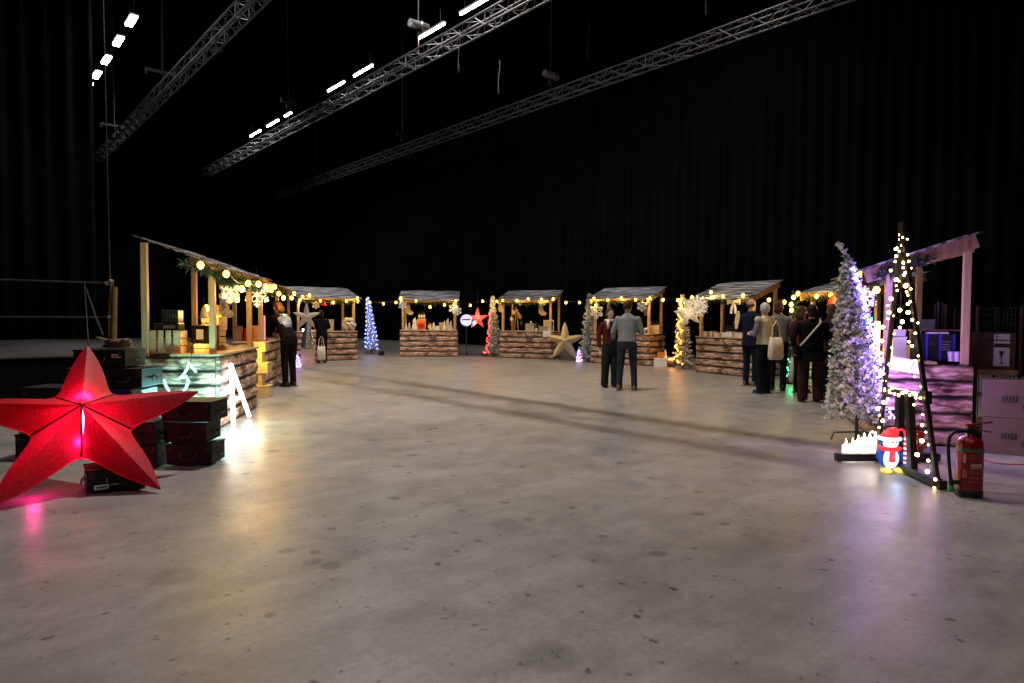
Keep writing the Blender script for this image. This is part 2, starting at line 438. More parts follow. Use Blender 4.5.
# white tubes lying along the middle truss, square panels by the side drape
def light_fitting(name, label, group, loc, L, wd, m):
    th = thing(name, label, 'light', loc, ANG, group)
    MB().box((0, 0, .05), (wd + .05, L + .08, .05), bev=.01).build('housing', M['alu'], th)
    MB().box((0, 0, 0), (wd, L, .06), bev=.015).build('diffuser', m, th)
    for s_ in (-.35, .35): MB().tube([(0, L * s_, .07), (0, L * s_, .5)], .008, 5).build('hanger', M['cable'], th)
    return th
names = ['first white light tube from the far end of the middle truss', 'second white light tube from the far end of the middle truss',
         'third white light tube from the far end of the middle truss, a short bright one', 'fourth white light tube from the far end of the middle truss',
         'fifth white light tube from the far end of the middle truss', 'white light tube just below the grey hoist on the middle truss',
         'longest white light tube, at the top near end of the middle truss']
for nm, px in zip(names, (255.5, 272.6, 288, 336, 363, 431.5, 475)):
    t = t_from_px(px, 11.3, HT + .6)
    light_fitting('light_tube', nm, 'white light tubes on the middle truss', hall(t, 11.3, HT + .60), .7 if px == 288 else 1.35, .06, EM['led'])
names = ['brightest white ceiling panel, topmost of the row by the side drape', 'second white ceiling panel down the row by the side drape',
         'third white ceiling panel down the row by the side drape', 'fourth white ceiling panel down the row by the side drape',
         'tiny white ceiling panel half hidden at the drape edge, lowest of its row']
for nm, px in zip(names, (131.5, 118.5, 106.5, 97, 90.8)):
    t = t_from_px(px, 4.05)
    light_fitting('ceiling_light_panel', nm, 'white ceiling panels by the side drape', hall(t, 4.05, HT + .05), .75 if px > 92 else .25, .17 if px > 92 else .12, EM['led'])

# high-bay lamps above the frame
HBL = ['round high-bay lamp over the middle of the hall, above the stage-side truss', 'round high-bay lamp over the near end of the hall', 'round high-bay lamp over the far stalls', 'round high-bay lamp near the long drape', 'unseen high-bay lamp added to light the far truss ends']
for i, (t, b, pw, sz) in enumerate(HIGHBAY):
    th = thing('high_bay_lamp', HBL[i], 'lamp', hall(t, b, 14.0), 0, 'high-bay lamps under the ceiling')
    MB().lathe([(.05, .62), (.09, .6), (.12, .35), (.26, .12), (.30, .0), (.27, .0), (.22, .12), (.05, .3)], n=20).build('reflector', M['alu'], th, smooth=True)
    MB().tube([(0, 0, .6), (0, 0, 1.0)], .02, 6).build('stem', M['cable'], th)

def hoist(label, px, b, dz=.55, col='black', drop=True):
    t = t_from_px(px, b); th = thing('chain_hoist', label, 'hoist', hall(t, b, HT + .25), ANG, 'chain hoists over the trusses')
    MB().tube([(-.32, 0, dz), (.05, 0, dz), (.07, 0, dz), (.34, 0, dz)], [.12, .13, .15, .13], 12).build('motor', M[col], th)
    MB().box((0, 0, dz - .22), (.16, .14, .22), bev=.02).build('chain_bag', M['rust'], th)
    MB().tube([(0, 0, dz + .13), (0, 0, HALL_H - HT - .25)], .018, 6).build('chain', M['alu'], th)
    MB().tube([(0, 0, -.1), (0, 0, dz - .3)], .02, 6).build('hook', M['iron'], th)
    return th
hoist('bulky grey chain hoist standing on the truss nearest the long drape', 550.5, 16.9, .55, 'grey')
hoist('grey chain hoist above the middle truss beside a light tube', 418.5, 11.3, .75, 'grey')
hoist('small dark hoist high on the middle truss near its far end', 288.5, 11.3, .9)
hoist('small dark hoist at the far end of the truss nearest the long drape', 316.0, 16.9, .5)
hoist('dark hoist halfway along the truss nearest the long drape', 402.5, 16.9, .5)
def clamp(label, px):
    t = t_from_px(px, 6.1); th = thing('truss_clamp', label, 'rigging', hall(t, 6.1, HT + .25), ANG, 'hanging clamps on the truss nearest the stage')
    MB().box((-.1, 0, .42), (.95, .09, .1), bev=.01).box((-.55, 0, .34), (.06, .08, .16)).build('spreader_bar', M['alu'], th)
    MB().tube([(0, 0, .1), (0, 0, .4)], .05, 8).build('sling', M['cable'], th)
    MB().tube([(-.02, 0, .45), (-.02, 0, HALL_H - HT - .27)], .03, 6).build('drop_cable', M['alu'], th)
clamp('hanging clamp with a drop cable near the middle of the stage-side truss', 163.5)
clamp('hanging clamp with a drop cable at the far end of the stage-side truss', 115)
# loose cable ends
def dangling(label, px, y0, y1, b, mt):
    t = t_from_px(px, b); Y = hall(t, b).y; a, e = at(px, y0, Y), at(px - .8, y1, Y)
    pts = [a.lerp(e, i / 8) + Vector((.018 * math.sin(i * .8), 0, 0)) for i in range(9)]
    th = thing('hanging_cable', label, 'cable', a, 0, 'cable ends hanging from the rigging')
    MB().tube([p - a for p in pts], .014, 6).build('cord', mt, th)
    MB().caps(pts[-1] - a, .035, pts[-1] - a - Vector((0, 0, .14)), .03, 8).build('plug', M['rust'], th)
dangling('pale cable end hanging from the middle truss below the tubes', 459.5, 30, 67, 11.3, M['alu'])
dangling('thin pale cable end dangling between the middle truss and the drape', 499.5, 60, 89, 13.5, M['alu'])
dangling('thin pale cable end dangling in front of the drape right of the hoist', 588.5, 20, 56, 18.0, M['alu'])
dangling('cable end peeking in at the top edge above the drape', 707, -15, 8, 14.0, M['alu'])

# ------------------------------------------------------------------ low stage with guard rail
SA = Vector((-8.2, 10.5, 0))
def stg(a, b): return SA + BX * a + AX * b
st = thing('stage_platform', 'low black stage platform behind the red star, bare deck under the side drape', 'stage', stg(-1.5, 5), ANG)
MB().box((0, 0, STZ - .03), (6.2, 10, .06)).build('deck', mat('worn_grey_deck', (.045, .045, .045), .6, var=.4, scale=3), st)
MB().box((0, -4.96, (STZ - .06) / 2), (6.16, .04, STZ - .06)).box((3.06, 0, (STZ - .06) / 2), (.04, 9.9, STZ - .06)).build('skirt', M['hallblack'], st)
MB().box((0, -5.0, STZ - .02), (6.2, .03, .035)).build('edge_strip', M['alu'], st)
gl = thing('guard_rail', 'two-bar metal guard rail along the stage edge, ending at the ochre pole', 'railing', stg(-1.4, .1) + Vector((0, 0, STZ)), ANG)
MB().tube([(-2.6, 0, 1.22), (3.0, 0, 1.22)], .02, 8).build('top_bar', M['steel'], gl)
MB().tube([(-2.6, 0, .62), (3.0, 0, .62)], .017, 8).build('middle_bar', M['steel'], gl)
for x in (-2.5, 2.98): MB().tube([(x, 0, 0), (x, 0, 1.25)], .024, 8).lathe([(.06, 0), (.06, .012), (.03, .014)], (x, 0, 0), 10).build('post', M['blackm'], gl)
MB().box((2.92, 0, 1.22), (.12, .06, .06), bev=.01).build('bracket', M['alu'], gl)
pp = at(112.5, 350, 11.45); tp = Vector((pp.x, pp.y, STZ))
th = thing('ochre_pole', 'tall thin ochre pole rising beside the end of the guard rail', 'pole', tp)
MB().tube([(0.02, 0, 0), (.06, 0, 1.15)], .045, 8).tube([(-.06, 0, .0), (-.05, 0, .62), (-.02, .02, 1.2)], .02, 8).build('lower_pole', M['brasspole'], th)
MB().tube([(-.02, 0, 1.1), (-.03, .0, 2.6), (-.05, 0, 6.4)], .011, 6).build('upper_pole', M['iron'], th)
MB().ball((-.01, 0, 1.24), .05).build('fastening', M['alu'], th); MB().ball((-.05, 0, .62), .04).build('fastening', M['alu'], th)

# ------------------------------------------------------------------ stars
def star_points(Rr, q, power=2.2, per=10):
    out = []
    for k in range(5):
        for s_ in range(2 * per):
            u = s_ / per
            v = u if u <= 1 else 2 - u
            rho = q * Rr + (Rr - q * Rr) * (1 - v) ** power
            out.append((R(72 * k) + R(36) * u, rho))
    return out
def star_bm(Rr, q, h, power=2.2, per=10, rows=8, edge=.012):
    """hollow pointed star: ridges out to the tips, valleys to the notches"""
    P = star_points(Rr, q, power, per); mb = MB(); n = len(P)
    rings = []
    lams = [1 - i / rows for i in range(rows)]
    def ring(lam, sgn): return [Vector((rho * lam * math.sin(a), -sgn * (edge + h * (1 - lam) ** 1.0), rho * lam * math.cos(a))) for a, rho in P]
    rs = [ring(l, 1) for l in lams][::-1] + [ring(l, -1) for l in lams]
    tiny = .012
    rs = [ring(tiny, 1)] + rs + [ring(tiny, -1)]
    mb.ring_loft(rs); return mb
def star_thing(name, label, loc, mtx, Rr, q, h, m, power=2.2, seam=None, group=None):
    th = thing(name, label, 'star', loc, 0, group); th.rotation_mode = 'QUATERNION'; th.rotation_quaternion = mtx.to_quaternion()
    star_bm(Rr, q, h, power).build('fabric_body', m, th)
    if seam:
        for k in range(5):
            a = R(72 * k + 36)
            pts = [Vector((q * Rr * l * math.sin(a), -(.014 + h * (1 - l)), q * Rr * l * math.cos(a))) for l in (.02, .35, .7, 1.0)]
            MB().tube(pts, Rr * .008, 5).build('seam', seam, th)
    return th
a_, b_, c_ = .5184, .8481, -.0019
e = Vector((math.cos(a_), math.sin(a_), 0)); n0 = Vector((math.sin(a_), -math.cos(a_), 0)); zz = Vector((0, 0, 1))
n_ = n0 * math.cos(b_) + zz * math.sin(b_); up_ = zz * math.cos(b_) - n0 * math.sin(b_)
SM = Matrix((e, -n_, up_)).transposed()
STC = Vector((-3.5764, 5.4397, .530))
RS = .9304
redfab = transl('red_glitter_fabric', (.40, .004, .020), .42, .5, scale=75, var=.95)
rs = star_thing('star_lantern', 'huge red fabric star lantern leaning on black crates beside the stage', STC, SM, RS, .394, .213, redfab, 2.1, mat('dark_red_piping', (.10, .003, .008), .8))
# light tubes inside the red star: seen through the slit, glowing through the cloth
P_in = lambda x, y, z: STC + SM @ Vector((x, y, z))
slit = MB().tube([(.003, -.226 + .012, -.012), (.012, -.17, -.09), (.012, -.105, -.21)], [.003, .013, .002], 6).build('light_slit', emat('violet_tube', (.55, .30, 1.0), 5), rs)
point_light('star_lamp', P_in(.01, -.145, .13), 13, (1, .26, .55), .012)
point_light('star_lamp', P_in(-.02, -.054, -.25), 10, (1, .28, .70), .012)
point_light('star_lamp', P_in(0, .0, -.02), 4.5, (1, .05, .22), .06)
spill = P_in(-.25, .14, -.3)
point_light('star_spill', (-3.72, 5.05, .12), 2.6, (1, .03, .28), .03)
pend = [at(88.5, 345, 6.04), at(87, 320, 7.2), at(84.5, 283, 10.9), at(86, 288, 10.8), at(95, 315, 9.0), at(103, 335, 7.3)]
th = thing('power_cord', 'thin grey cord running from the guard rail down to the tip of the red star', 'cord', pend[0])
MB().tube([p - pend[0] for p in pend[:3]], .007, 5).tube([p - pend[0] for p in pend[3:]], .012, 5).build('cord', mat('grey_cord', (.03, .028, .025), .8, spec=.1), th)

# ------------------------------------------------------------------ black crates
def crate(label, front, rz=0.0, d=(.56, .36, .21), label_card=None, group='black wooden crates round the red star', z=0.0, handles=True):
    """front: middle of the lower front edge on the ground"""
    th = thing('wooden_crate', label, 'crate', (front[0], front[1], z), rz, group)
    w_, dp, h = d
    mb = MB(); mb.box((0, dp / 2, h / 2), (w_, dp, h - .03), bev=.008)
    mb.build('box', M['black_wood'], th)
    MB().box((0, dp / 2, h - .0085), (w_ + .012, dp + .012, .016), bev=.004).build('lid', M['black_wood'], th)
    if handles:
        pts = [(-.07, -.012, h * .60), (-.075, -.03, h * .48), (-.05, -.036, h * .36), (.05, -.036, h * .36), (.075, -.03, h * .48), (.07, -.012, h * .60)]
        MB().tube(pts, .007, 6).build('handle', M['iron'], th)
        for s_ in (-1, 1): MB().box((s_ * w_ * .42, -.004, h * .78), (.04, .01, .06), bev=.003).build('clasp', M['rust'], th)
        for s_ in (-1, 1):
            MB().tube([(s_ * (w_ / 2 + .006), dp * .5 - .05, h * .58), (s_ * (w_ / 2 + .03), dp * .5 - .05, h * .4), (s_ * (w_ / 2 + .03), dp * .5 + .05, h * .4), (s_ * (w_ / 2 + .006), dp * .5 + .05, h * .58)], .006, 6).build('side_handle', M['iron'], th)
    if label_card:
        lx, lz = label_card
        lc = MB().box((lx, -.006, lz), (.10, .004, .038)).build('label_card', M['paper'], th)
        MB().box((0, 0, 0), (.07, .003, .010)).build('print_line', M['print'], lc, (lx, -.0085, lz))
    return th
def seg(px0, px1, Y):
    a, b2 = at(px0, 400, Y), at(px1, 400, Y); return (a.x + b2.x) / 2, b2.x - a.x
# crate under the star, seen on its corner
g = gr(88, 495.5); crate('black crate on the floor under the red star, white card on its front', (g.x + .165, g.y + .115), R(36), (.42, .30, .20), (-.11, .055))
# stack right of the star
H3 = .205
crate('bottom black crate of the stack of three between red star and lit counter', (-3.055, 6.16), R(4), (.42, .34, H3))
crate('middle black crate of the stack of three between red star and lit counter', (-3.11, 6.20), R(2), (.40, .34, H3), z=H3)
crate('top black crate of the stack of three, its lid washed in turquoise light', (-3.09, 6.18), R(-3), (.48, .34, H3), z=2 * H3)
crate('lower black crate tucked behind the right arm of the red star', (-3.49, 6.06), R(8), (.34, .32, .22))
crate('upper black crate tucked behind the right arm of the red star', (-3.50, 6.02), R(5), (.36, .32, .22), z=.22)
# columns behind
for k, lb in enumerate(('lowest black crate at the far side of the red star by the stage', 'second black crate up at the far side of the red star by the stage', 'top black crate of the column between stage and red star')):
    crate(lb, (-4.66 + .03 * k, 6.5), R(3 - 2 * k), (.58, .36, .235), z=.235 * k)
cx, wd = seg(64, 104, 6.95)
for k, lb in enumerate(('lowest crate of the tall column behind the red star', 'second crate of the tall column behind the red star', 'third crate of the tall column behind the red star', 'fourth crate of the tall column, under the one with a white card')):
    crate(lb, (cx + (.04, -.02, .03, 0)[k], 6.95), R((2, -3, 1, 0)[k]), (wd - .02, .42, .215), z=.215 * k)
cx2, wd2 = seg(104.5, 143, 6.95)
for k, lb in enumerate(('lowest crate of the column right of the star tip', 'second crate of the column right of the star tip')):
    crate(lb, (cx2 + .02 * k, 7.0), R(-2 + 3 * k), (wd2 - .02, .42, .215), z=.215 * k)
pb = thing('storage_box', 'purple plastic storage box wedged under a crate right of the red star', 'box', (cx2 - .08, 6.99, .43))
MB().box((0, .18, .09), (.24, .34, .175), bev=.015).build('tub', M['purple'], pb)
MB().box((0, .18, .196), (.26, .36, .03), bev=.008).build('lid', M['purple'], pb)
pb = thing('storage_box', 'pale teal board box beside the purple tub under a crate', 'box', (cx2 + .12, 6.99, .43))
MB().box((0, .15, .1025), (.11, .3, .205), bev=.006).build('carton', M['teal'], pb)
MB().box((0, -.001, .19), (.113, .02, .03)).build('flap', M['teal'], pb)
crate('wide black crate right of the star tip, on the purple tub', (cx2, 6.95), R(0), (wd2 - .02, .42, .215), z=.645)
cx3, wd3 = seg(69.5, 121.5, 6.9)
crate('topmost black crate of the pile, white card on its right front', (cx3, 6.97), R(0), (wd3, .40, .20), (.19, .135), z=.86)
# folded brown paper and board on the top crate
pc = thing('paper_bag', 'crumpled brown paper bag on the topmost black crate', 'bag', (cx3 + .10, 7.15, 1.062))
mb = MB(); rr = random.Random(4)
rings = []
for i in range(7):
    z = .012 + .03 * i / 6 + (.05 if i > 2 else 0); wv = .17 - .012 * i
    rings.append([Vector((wv * math.cos(a * math.pi / 6) * (1 + rr.uniform(-.2, .2)), .10 * math.sin(a * math.pi / 6) * (1 + rr.uniform(-.2, .2)), z * (1 + rr.uniform(-.1, .3)))) for a in range(12)])
mb.ring_loft(rings).build('sack', mat('dark_kraft_paper', (.14, .085, .05), .85), pc)
MB().box((-.13, .0, .10), (.18, .12, .006), (0, R(18), .3)).build('fold', mat('dark_kraft_paper', (.14, .085, .05), .85), pc)
cb = thing('cardboard_box', 'small brown cardboard box behind the topmost black crate', 'box', (-5.05, 8.45, .86), .2)
th = thing('trestle_table', 'rough wooden trestle table between the stage and the first stall', 'table', (-4.95, 8.55, 0), .15)
MB().box((0, 0, .83), (.9, .55, .035)).build('table_top', M['pine2'], th)
MB().box((0, -.24, .76), (.8, .03, .1)).build('apron', M['pine2'], th)
for sx in (-1, 1):
    for sy in (-1, 1): MB().tube([(sx * .40, sy * .22, 0), (sx * .36, sy * .2, .82)], .026, 6).build('leg', M['pine2'], th)
MB().box((0, 0, .075), (.24, .2, .15)).build('carton', M['card'], cb)
MB().box((-.06, -.1, .16), (.12, .2, .004), (R(20), 0, 0)).build('flap', M['card'], cb)
MB().box((.02, 0, .152), (.2, .03, .003)).build('tape', M['tape'], cb)

# ------------------------------------------------------------------ market stalls
STALL = []
def log_panel(L, h, vertical_rows=5, seed=0, bulge=.028):
    """half-round log courses, facing -y, thickness on the back"""
    rr = random.Random(seed); rings = []; n = max(8, int(L / .12)); rows = []
    k = 0
    for r_ in range(vertical_rows):
        for s_ in range(7):
            u = s_ / 6; rows.append((r_, u, (r_ + u) * h / vertical_rows))
    grid = []
    wob = [[rr.uniform(-.012, .012) for _ in range(n + 1)] for _ in range(vertical_rows + 1)]
    wob[0] = [0] * (n + 1); wob[-1] = [0] * (n + 1)
    for r_, u, z in rows:
        line = []
        for i in range(n + 1):
            zz_ = z + wob[r_][i] * (1 - u) + wob[r_ + 1][i] * u
            y = -bulge * math.sin(math.pi * u) ** .55 if 0 < u < 1 else 0.006
            line.append(Vector((-L / 2 + L * i / n, y, zz_)))
        grid.append(line)
    mb = MB()
    back = [[Vector((p.x, .025, p.z)) for p in (grid[-1], grid[0])[k]] for k in range(2)]
    mb.ring_loft(list(map(list, grid + back + [grid[0]])), cap=False)
    # ends
    for idx in (0, -1):
        vs = [mb.bm.verts.new(l[idx]) for l in grid + back]
        mb.bm.faces.new(vs)
    return mb
def garland_mesh(pts, rad=.10, dens=95, seed=1, m=None, seglen=.085):
    rr = random.Random(seed); mb = MB()
    pts = [Vector(p) for p in pts]
    mb.tube(pts, .012, 5)
    for a, b2 in zip(pts, pts[1:]):
        L = (b2 - a).length
        for i in range(int(L * dens)):
            c = a.lerp(b2, rr.random()); d = Vector((rr.gauss(0, 1), rr.gauss(0, 1), rr.gauss(0, 1) - .25)).normalized()
            d = (d + (b2 - a).normalized() * rr.uniform(-.6, .6)).normalized()
            ln = rad * rr.uniform(.6, 1.25); q = d.to_track_quat('Z', 'Y').to_matrix()
            w2 = .0065
            vs = [c + q @ Vector(v) for v in ((w2, 0, 0), (-w2 / 2, w2, 0), (-w2 / 2, -w2, 0))] + [c + d * ln * .6 + q @ Vector(v) for v in ((w2 * 1.5, 0, 0), (-w2, w2 * 1.3, 0), (-w2, -w2 * 1.3, 0))] + [c + d * ln]
            mb._add(vs, [(0, 1, 4, 3), (1, 2, 5, 4), (2, 0, 3, 5), (3, 4, 6), (4, 5, 6), (5, 3, 6), (0, 2, 1)])
    return mb
CH, EV, BK = .95, 2.04, 2.31
def stall(label, corner, ang, W=2.0, D=1.0, ev=EV, bk=BK, seed=1, garland=None, over=.22, norafter=()):
    u = Vector((math.cos(ang), math.sin(ang), 0)); d = Vector((-u.y, u.x, 0))
    cen = Vector((corner[0], corner[1], 0)) + u * W / 2 + d * D / 2
    th = thing('market_stall', label, 'market stall', cen, ang, 'log-fronted market stalls set in an arc')
    hw, hd = W / 2, D / 2
    o = log_panel(W, CH - .03, 5, seed).build('front_panel', M['log'], th); o.location = (0, -hd, 0)
    for s_ in (-1, 1):
        o = log_panel(D - .03, CH - .03, 5, seed + 5 * s_ + 20).build('side_panel', M['log'], th)
        o.location = (s_ * hw, .012, 0); o.rotation_euler = (0, 0, R(90) * s_)
    MB().box((0, -hd + .26, CH - .015), (W + .04, .60, .03), bev=.006).build('counter_top', M['top'], th)
    p = .07
    for sx in (-1, 1):
        MB().box((sx * (hw - .08), -hd + .075, ev / 2 + .01), (p, p, ev - .02), bev=.004).build('post', M['pine'], th)
        MB().box((sx * (hw - .08), hd - .06, bk / 2), (p, p, bk), bev=.004).build('post', M['pine'], th)
        # sloping rafter
        y0, y1 = -hd - over + .04, hd + .01
        sl = (bk - ev) / (D - .13)
        zA = ev + sl * (y0 - (-hd + .075)) + .0; zB = ev + sl * (y1 - (-hd + .075))
        L = math.hypot(y1 - y0, zB - zA)
        if sx not in norafter: MB().box((sx * (hw - .025), (y0 + y1) / 2, (zA + zB) / 2 - .04), (.035, L, .15), (math.atan2(zB - zA, y1 - y0), 0, 0)).build('rafter', M['pine2'], th)
    MB().box((0, -hd + .02, ev - .06), (W - .1, .03, .10)).build('front_beam', M['pine2'], th)
    if -1 not in norafter: MB().box((0, hd - .02, bk - .09), (W - .1, .03, .10)).build('rear_beam', M['pine2'], th)
    # roof of lapped boards
    y0, y1 = -hd - over, hd + .03
    mb = MB(); nb = 6
    for i in range(nb):
        ya, yb = y0 + (y1 - y0) * i / nb - .015, y0 + (y1 - y0) * (i + 1) / nb
        za = ev + sl * (ya - (-hd + .075)) + .060; zb = ev + sl * (yb - (-hd + .075)) + .045
        L = math.hypot(yb - ya, zb - za)
        mb.box((0, (ya + yb) / 2, (za + zb) / 2), (W + .16, L, .016), (math.atan2(zb - za, yb - ya), 0, 0))
    mb.build('roof', M['roof'], th)
    STALL.append((th, u, d, cen, W, D, ev, bk))
    return th
def SL(i, x, y, z=0.0):
    """point in the frame of stall i: x along the front from its middle, y back from the front edge"""
    th, u, d, cen, W, D, ev, bk = STALL[i]
    return cen + u * x + d * (y - D / 2) + Vector((0, 0, z))

def ang2(p, q): return math.atan2(q[1] - p[1], q[0] - p[0])
stall('nearest log stall on the stage side, counter end lit turquoise by a rope light', (-3.70, 8.22), R(98.6), W=2.03, D=.93, seed=11, norafter=(-1,), bk=2.33)
stall('second log stall on the stage side, behind the tower of small crates', (-4.60, 12.15), R(101), W=2.1, seed=12)
stall('log stall in the far corner with a white fluffy toy on its counter', (-6.68, 20.3), R(38), W=2.0, seed=13)
stall('log stall between the blue-lit tree and the round neon sign, full of white figurines', (-3.98, 23.35), R(3), W=2.0, seed=14)
stall('log stall in the middle of the arc with the pale gold star leaning on it', (-.42, 23.0), R(-23), W=1.93, seed=15)
stall('log stall behind the couple standing in the hall', (2.50, 20.55), R(-37), W=1.98, seed=16)
stall('log stall where three people in navy, beige and grey stand', (4.90, 17.35), R(-61), W=1.86, D=.9, ev=1.99, bk=2.29, seed=17, over=.30)
stall('log stall hidden behind the shoppers in dark coats', (6.18, 13.75), R(-79), W=2.0, ev=1.98, bk=2.22, seed=18)
stall('nearest log stall on the extinguisher side, glowing violet', (4.84, 9.42), R(-107.5), W=2.0, D=.91, seed=19)

# fir garlands hung along the eaves
GL = ['fir garland on the eave of the nearest stage-side stall', 'fir garland on the eave of the second stage-side stall', 'fir garland under the roof of the far corner stall',
      'fir garland under the roof of the stall with figurines', 'fir garland under the roof of the middle stall by the gold star', 'fir garland under the roof behind the couple',
      'fir garland under the roof above the navy suit man', 'fir garland under the roof above the dark-coated shoppers', 'fir garland lit violet on the eave beside the light frame']
gar_v = M['garland']
for i, lb in enumerate(GL):
    th, u, d, cen, W, D, ev, bk = STALL[i]; base = SL(i, 0, -.06, ev)
    pts = []
    for k in range(17):
        f = k / 16; x = (-.5 + f) * (W + .1)
        pts.append(Vector((x, .02 * math.sin(k * 1.7), -.10 - .07 * abs(math.sin(f * math.pi * 3)))))
    if i == 0: pts = [Vector((-W / 2 - .06, .42, .04)), Vector((-W / 2 - .06, .18, -.05))] + pts
    if i == 8: pts = pts + [Vector((W / 2 + .06, .2, -.05)), Vector((W / 2 + .06, .5, .05))]
    near = i in (0, 8)
    o = garland_mesh(pts, .12 if near else .12, 230 if near else 70, 50 + i).build('fir_garland', M['garland'])
    o.location = base; o.rotation_euler = (0, 0, math.atan2(u.y, u.x))
    tag(o, lb, 'garland', 'fir garlands on the stall eaves')

# ------------------------------------------------------------------ bulb strings
def sphere_mesh(name, r, m, n=10, k=7, stretch=1.0):
    mb = MB().ball((0, 0, 0), (r, r, r * stretch), n, k); me = bpy.data.meshes.new(name); mb.bm.to_mesh(me); mb.bm.free(); me.materials.append(m)
    me.polygons.foreach_set('use_smooth', [True] * len(me.polygons)); return me
BULB = sphere_mesh('bulb', .038, EM['bulb'], stretch=1.15)
def bulb_string(label, pts, mesh=None, group='warm bulb strings along the stalls', wire=M['cable'], sag=.06, wr=.006, name='bulb_string', socket=True, cat='string lights', hang=.07, glow=11.0, near_glow=False):
    mesh = mesh or BULB
    th = thing(name, label, cat, pts[0], 0, group); o0 = Vector(pts[0])
    path = []
    for a, b2 in zip(pts, pts[1:]):
        for k in range(4):
            f = k / 4; path.append(a.lerp(b2, f) - o0 - Vector((0, 0, sag * 4 * f * (1 - f) * min(1, (b2 - a).length))) + Vector((0, 0, hang)))
    path.append(Vector(pts[-1]) - o0 + Vector((0, 0, hang)))
    if socket:
        for p in pts: path = path
    MB().tube(path, wr, 5).build('wire', wire, th)
    for k, p in enumerate(pts):
        at_mesh('bulb', mesh, th, Vector(p) - o0)
        if k % 2 == 0 or near_glow: point_light('bulb_glow', Vector(p) - o0 - Vector((0, 0, .075)), glow, (1, .58, .14), .04, th)
    return th
def pxs(lst): return [at(x, y, Y) for x, y, Y in lst]
def eave_Y(i, px):
    """depth of the eave line of stall i at this picture column"""
    p, q = SL(i, -STALL[i][4] / 2, -.2), SL(i, STALL[i][4] / 2, -.2)
    k = (px - 512) / FPX
    f = (p.x - k * p.y) / ((p.x - k * p.y) - (q.x - k * q.y)); f = max(-.35, min(1.35, f))
    return p.lerp(q, f).y
def eave(i, lst): return [at(x, y, eave_Y(i, x)) for x, y in lst]
bulb_string('bulbs along the eave of the nearest stage-side stall', eave(0, [(200.6, 265), (226.3, 274), (241.8, 289), (248, 283.4), (258.6, 284), (265.8, 286.8)]))
bulb_string('bulbs along the second stage-side stall, above the leaning person', eave(1, [(274.4, 286.6), (278.9, 293.8), (283.6, 297.9), (291.6, 298), (294, 293.4)]))
bulb_string('bulbs inside the nearest stage-side stall behind its front post', pxs([(206.6, 308, 8.95), (219, 317.7, 9.5), (237, 300, 10.6)]))
bulb_string('bulbs along the far corner stall and over to the blue tree', eave(2, [(300, 300), (302.6, 296.8), (309.5, 294.9), (320.4, 300.7), (333.2, 302.4), (346.4, 301), (357.3, 298.2)]) + pxs([(369.8, 302.4, 22.3), (383.3, 303.7, 23), (396, 302.5, 23.2)]))
bulb_string('bulbs hanging under the roof of the figurine stall', pxs([(401, 297.8, 23.1), (416, 301, 23.1), (430, 307, 23.3), (444.4, 305, 23.3), (455.8, 300.7, 23.1), (470.3, 305.4, 23.2), (482.8, 301.2, 23.1)]))
bulb_string('bulbs along the front of the middle stall by the gold star', pxs([(496.8, 300.7, 23)]) + eave(4, [(502.7, 300.3), (517, 300.5), (528.3, 299), (541.5, 299.3), (553.2, 299)]) + pxs([(566, 302.5, 21.9), (579.6, 302.5, 21.2)]))
bulb_string('bulbs above the couple along the stall roof behind them', eave(5, [(594, 298.5), (607.8, 300.2), (621.3, 298.2), (635.6, 299.7), (650, 298.2)]) + pxs([(663, 299.9, 18.8), (678, 300, 18.1)]))
bulb_string('bulbs from the orange-lit tree along the roof over the navy suit man', pxs([(691.8, 297.4, 17.3)]) + eave(6, [(699.3, 300.4), (711, 292.1), (723, 296.4), (743, 295)]) + pxs([(769, 300, 15), (784.4, 302, 14.4)]))
bulb_string('bulbs over the shoppers in dark coats and down beside the thin tree', pxs([(791.5, 310, 13.6), (791, 304.6, 13.6), (793.7, 297.3, 13.5), (798, 293.6, 13.3), (816.6, 296.2, 12.7), (831, 295.3, 12.1), (840, 291.8, 11.8)]))
bulb_string('orange bulbs beside the frosted tree, at the corner of the violet stall', pxs([(860.2, 275, 8.3), (876.5, 290, 7.75), (870, 352, 7.75), (870, 395, 7.6)]), sag=0)

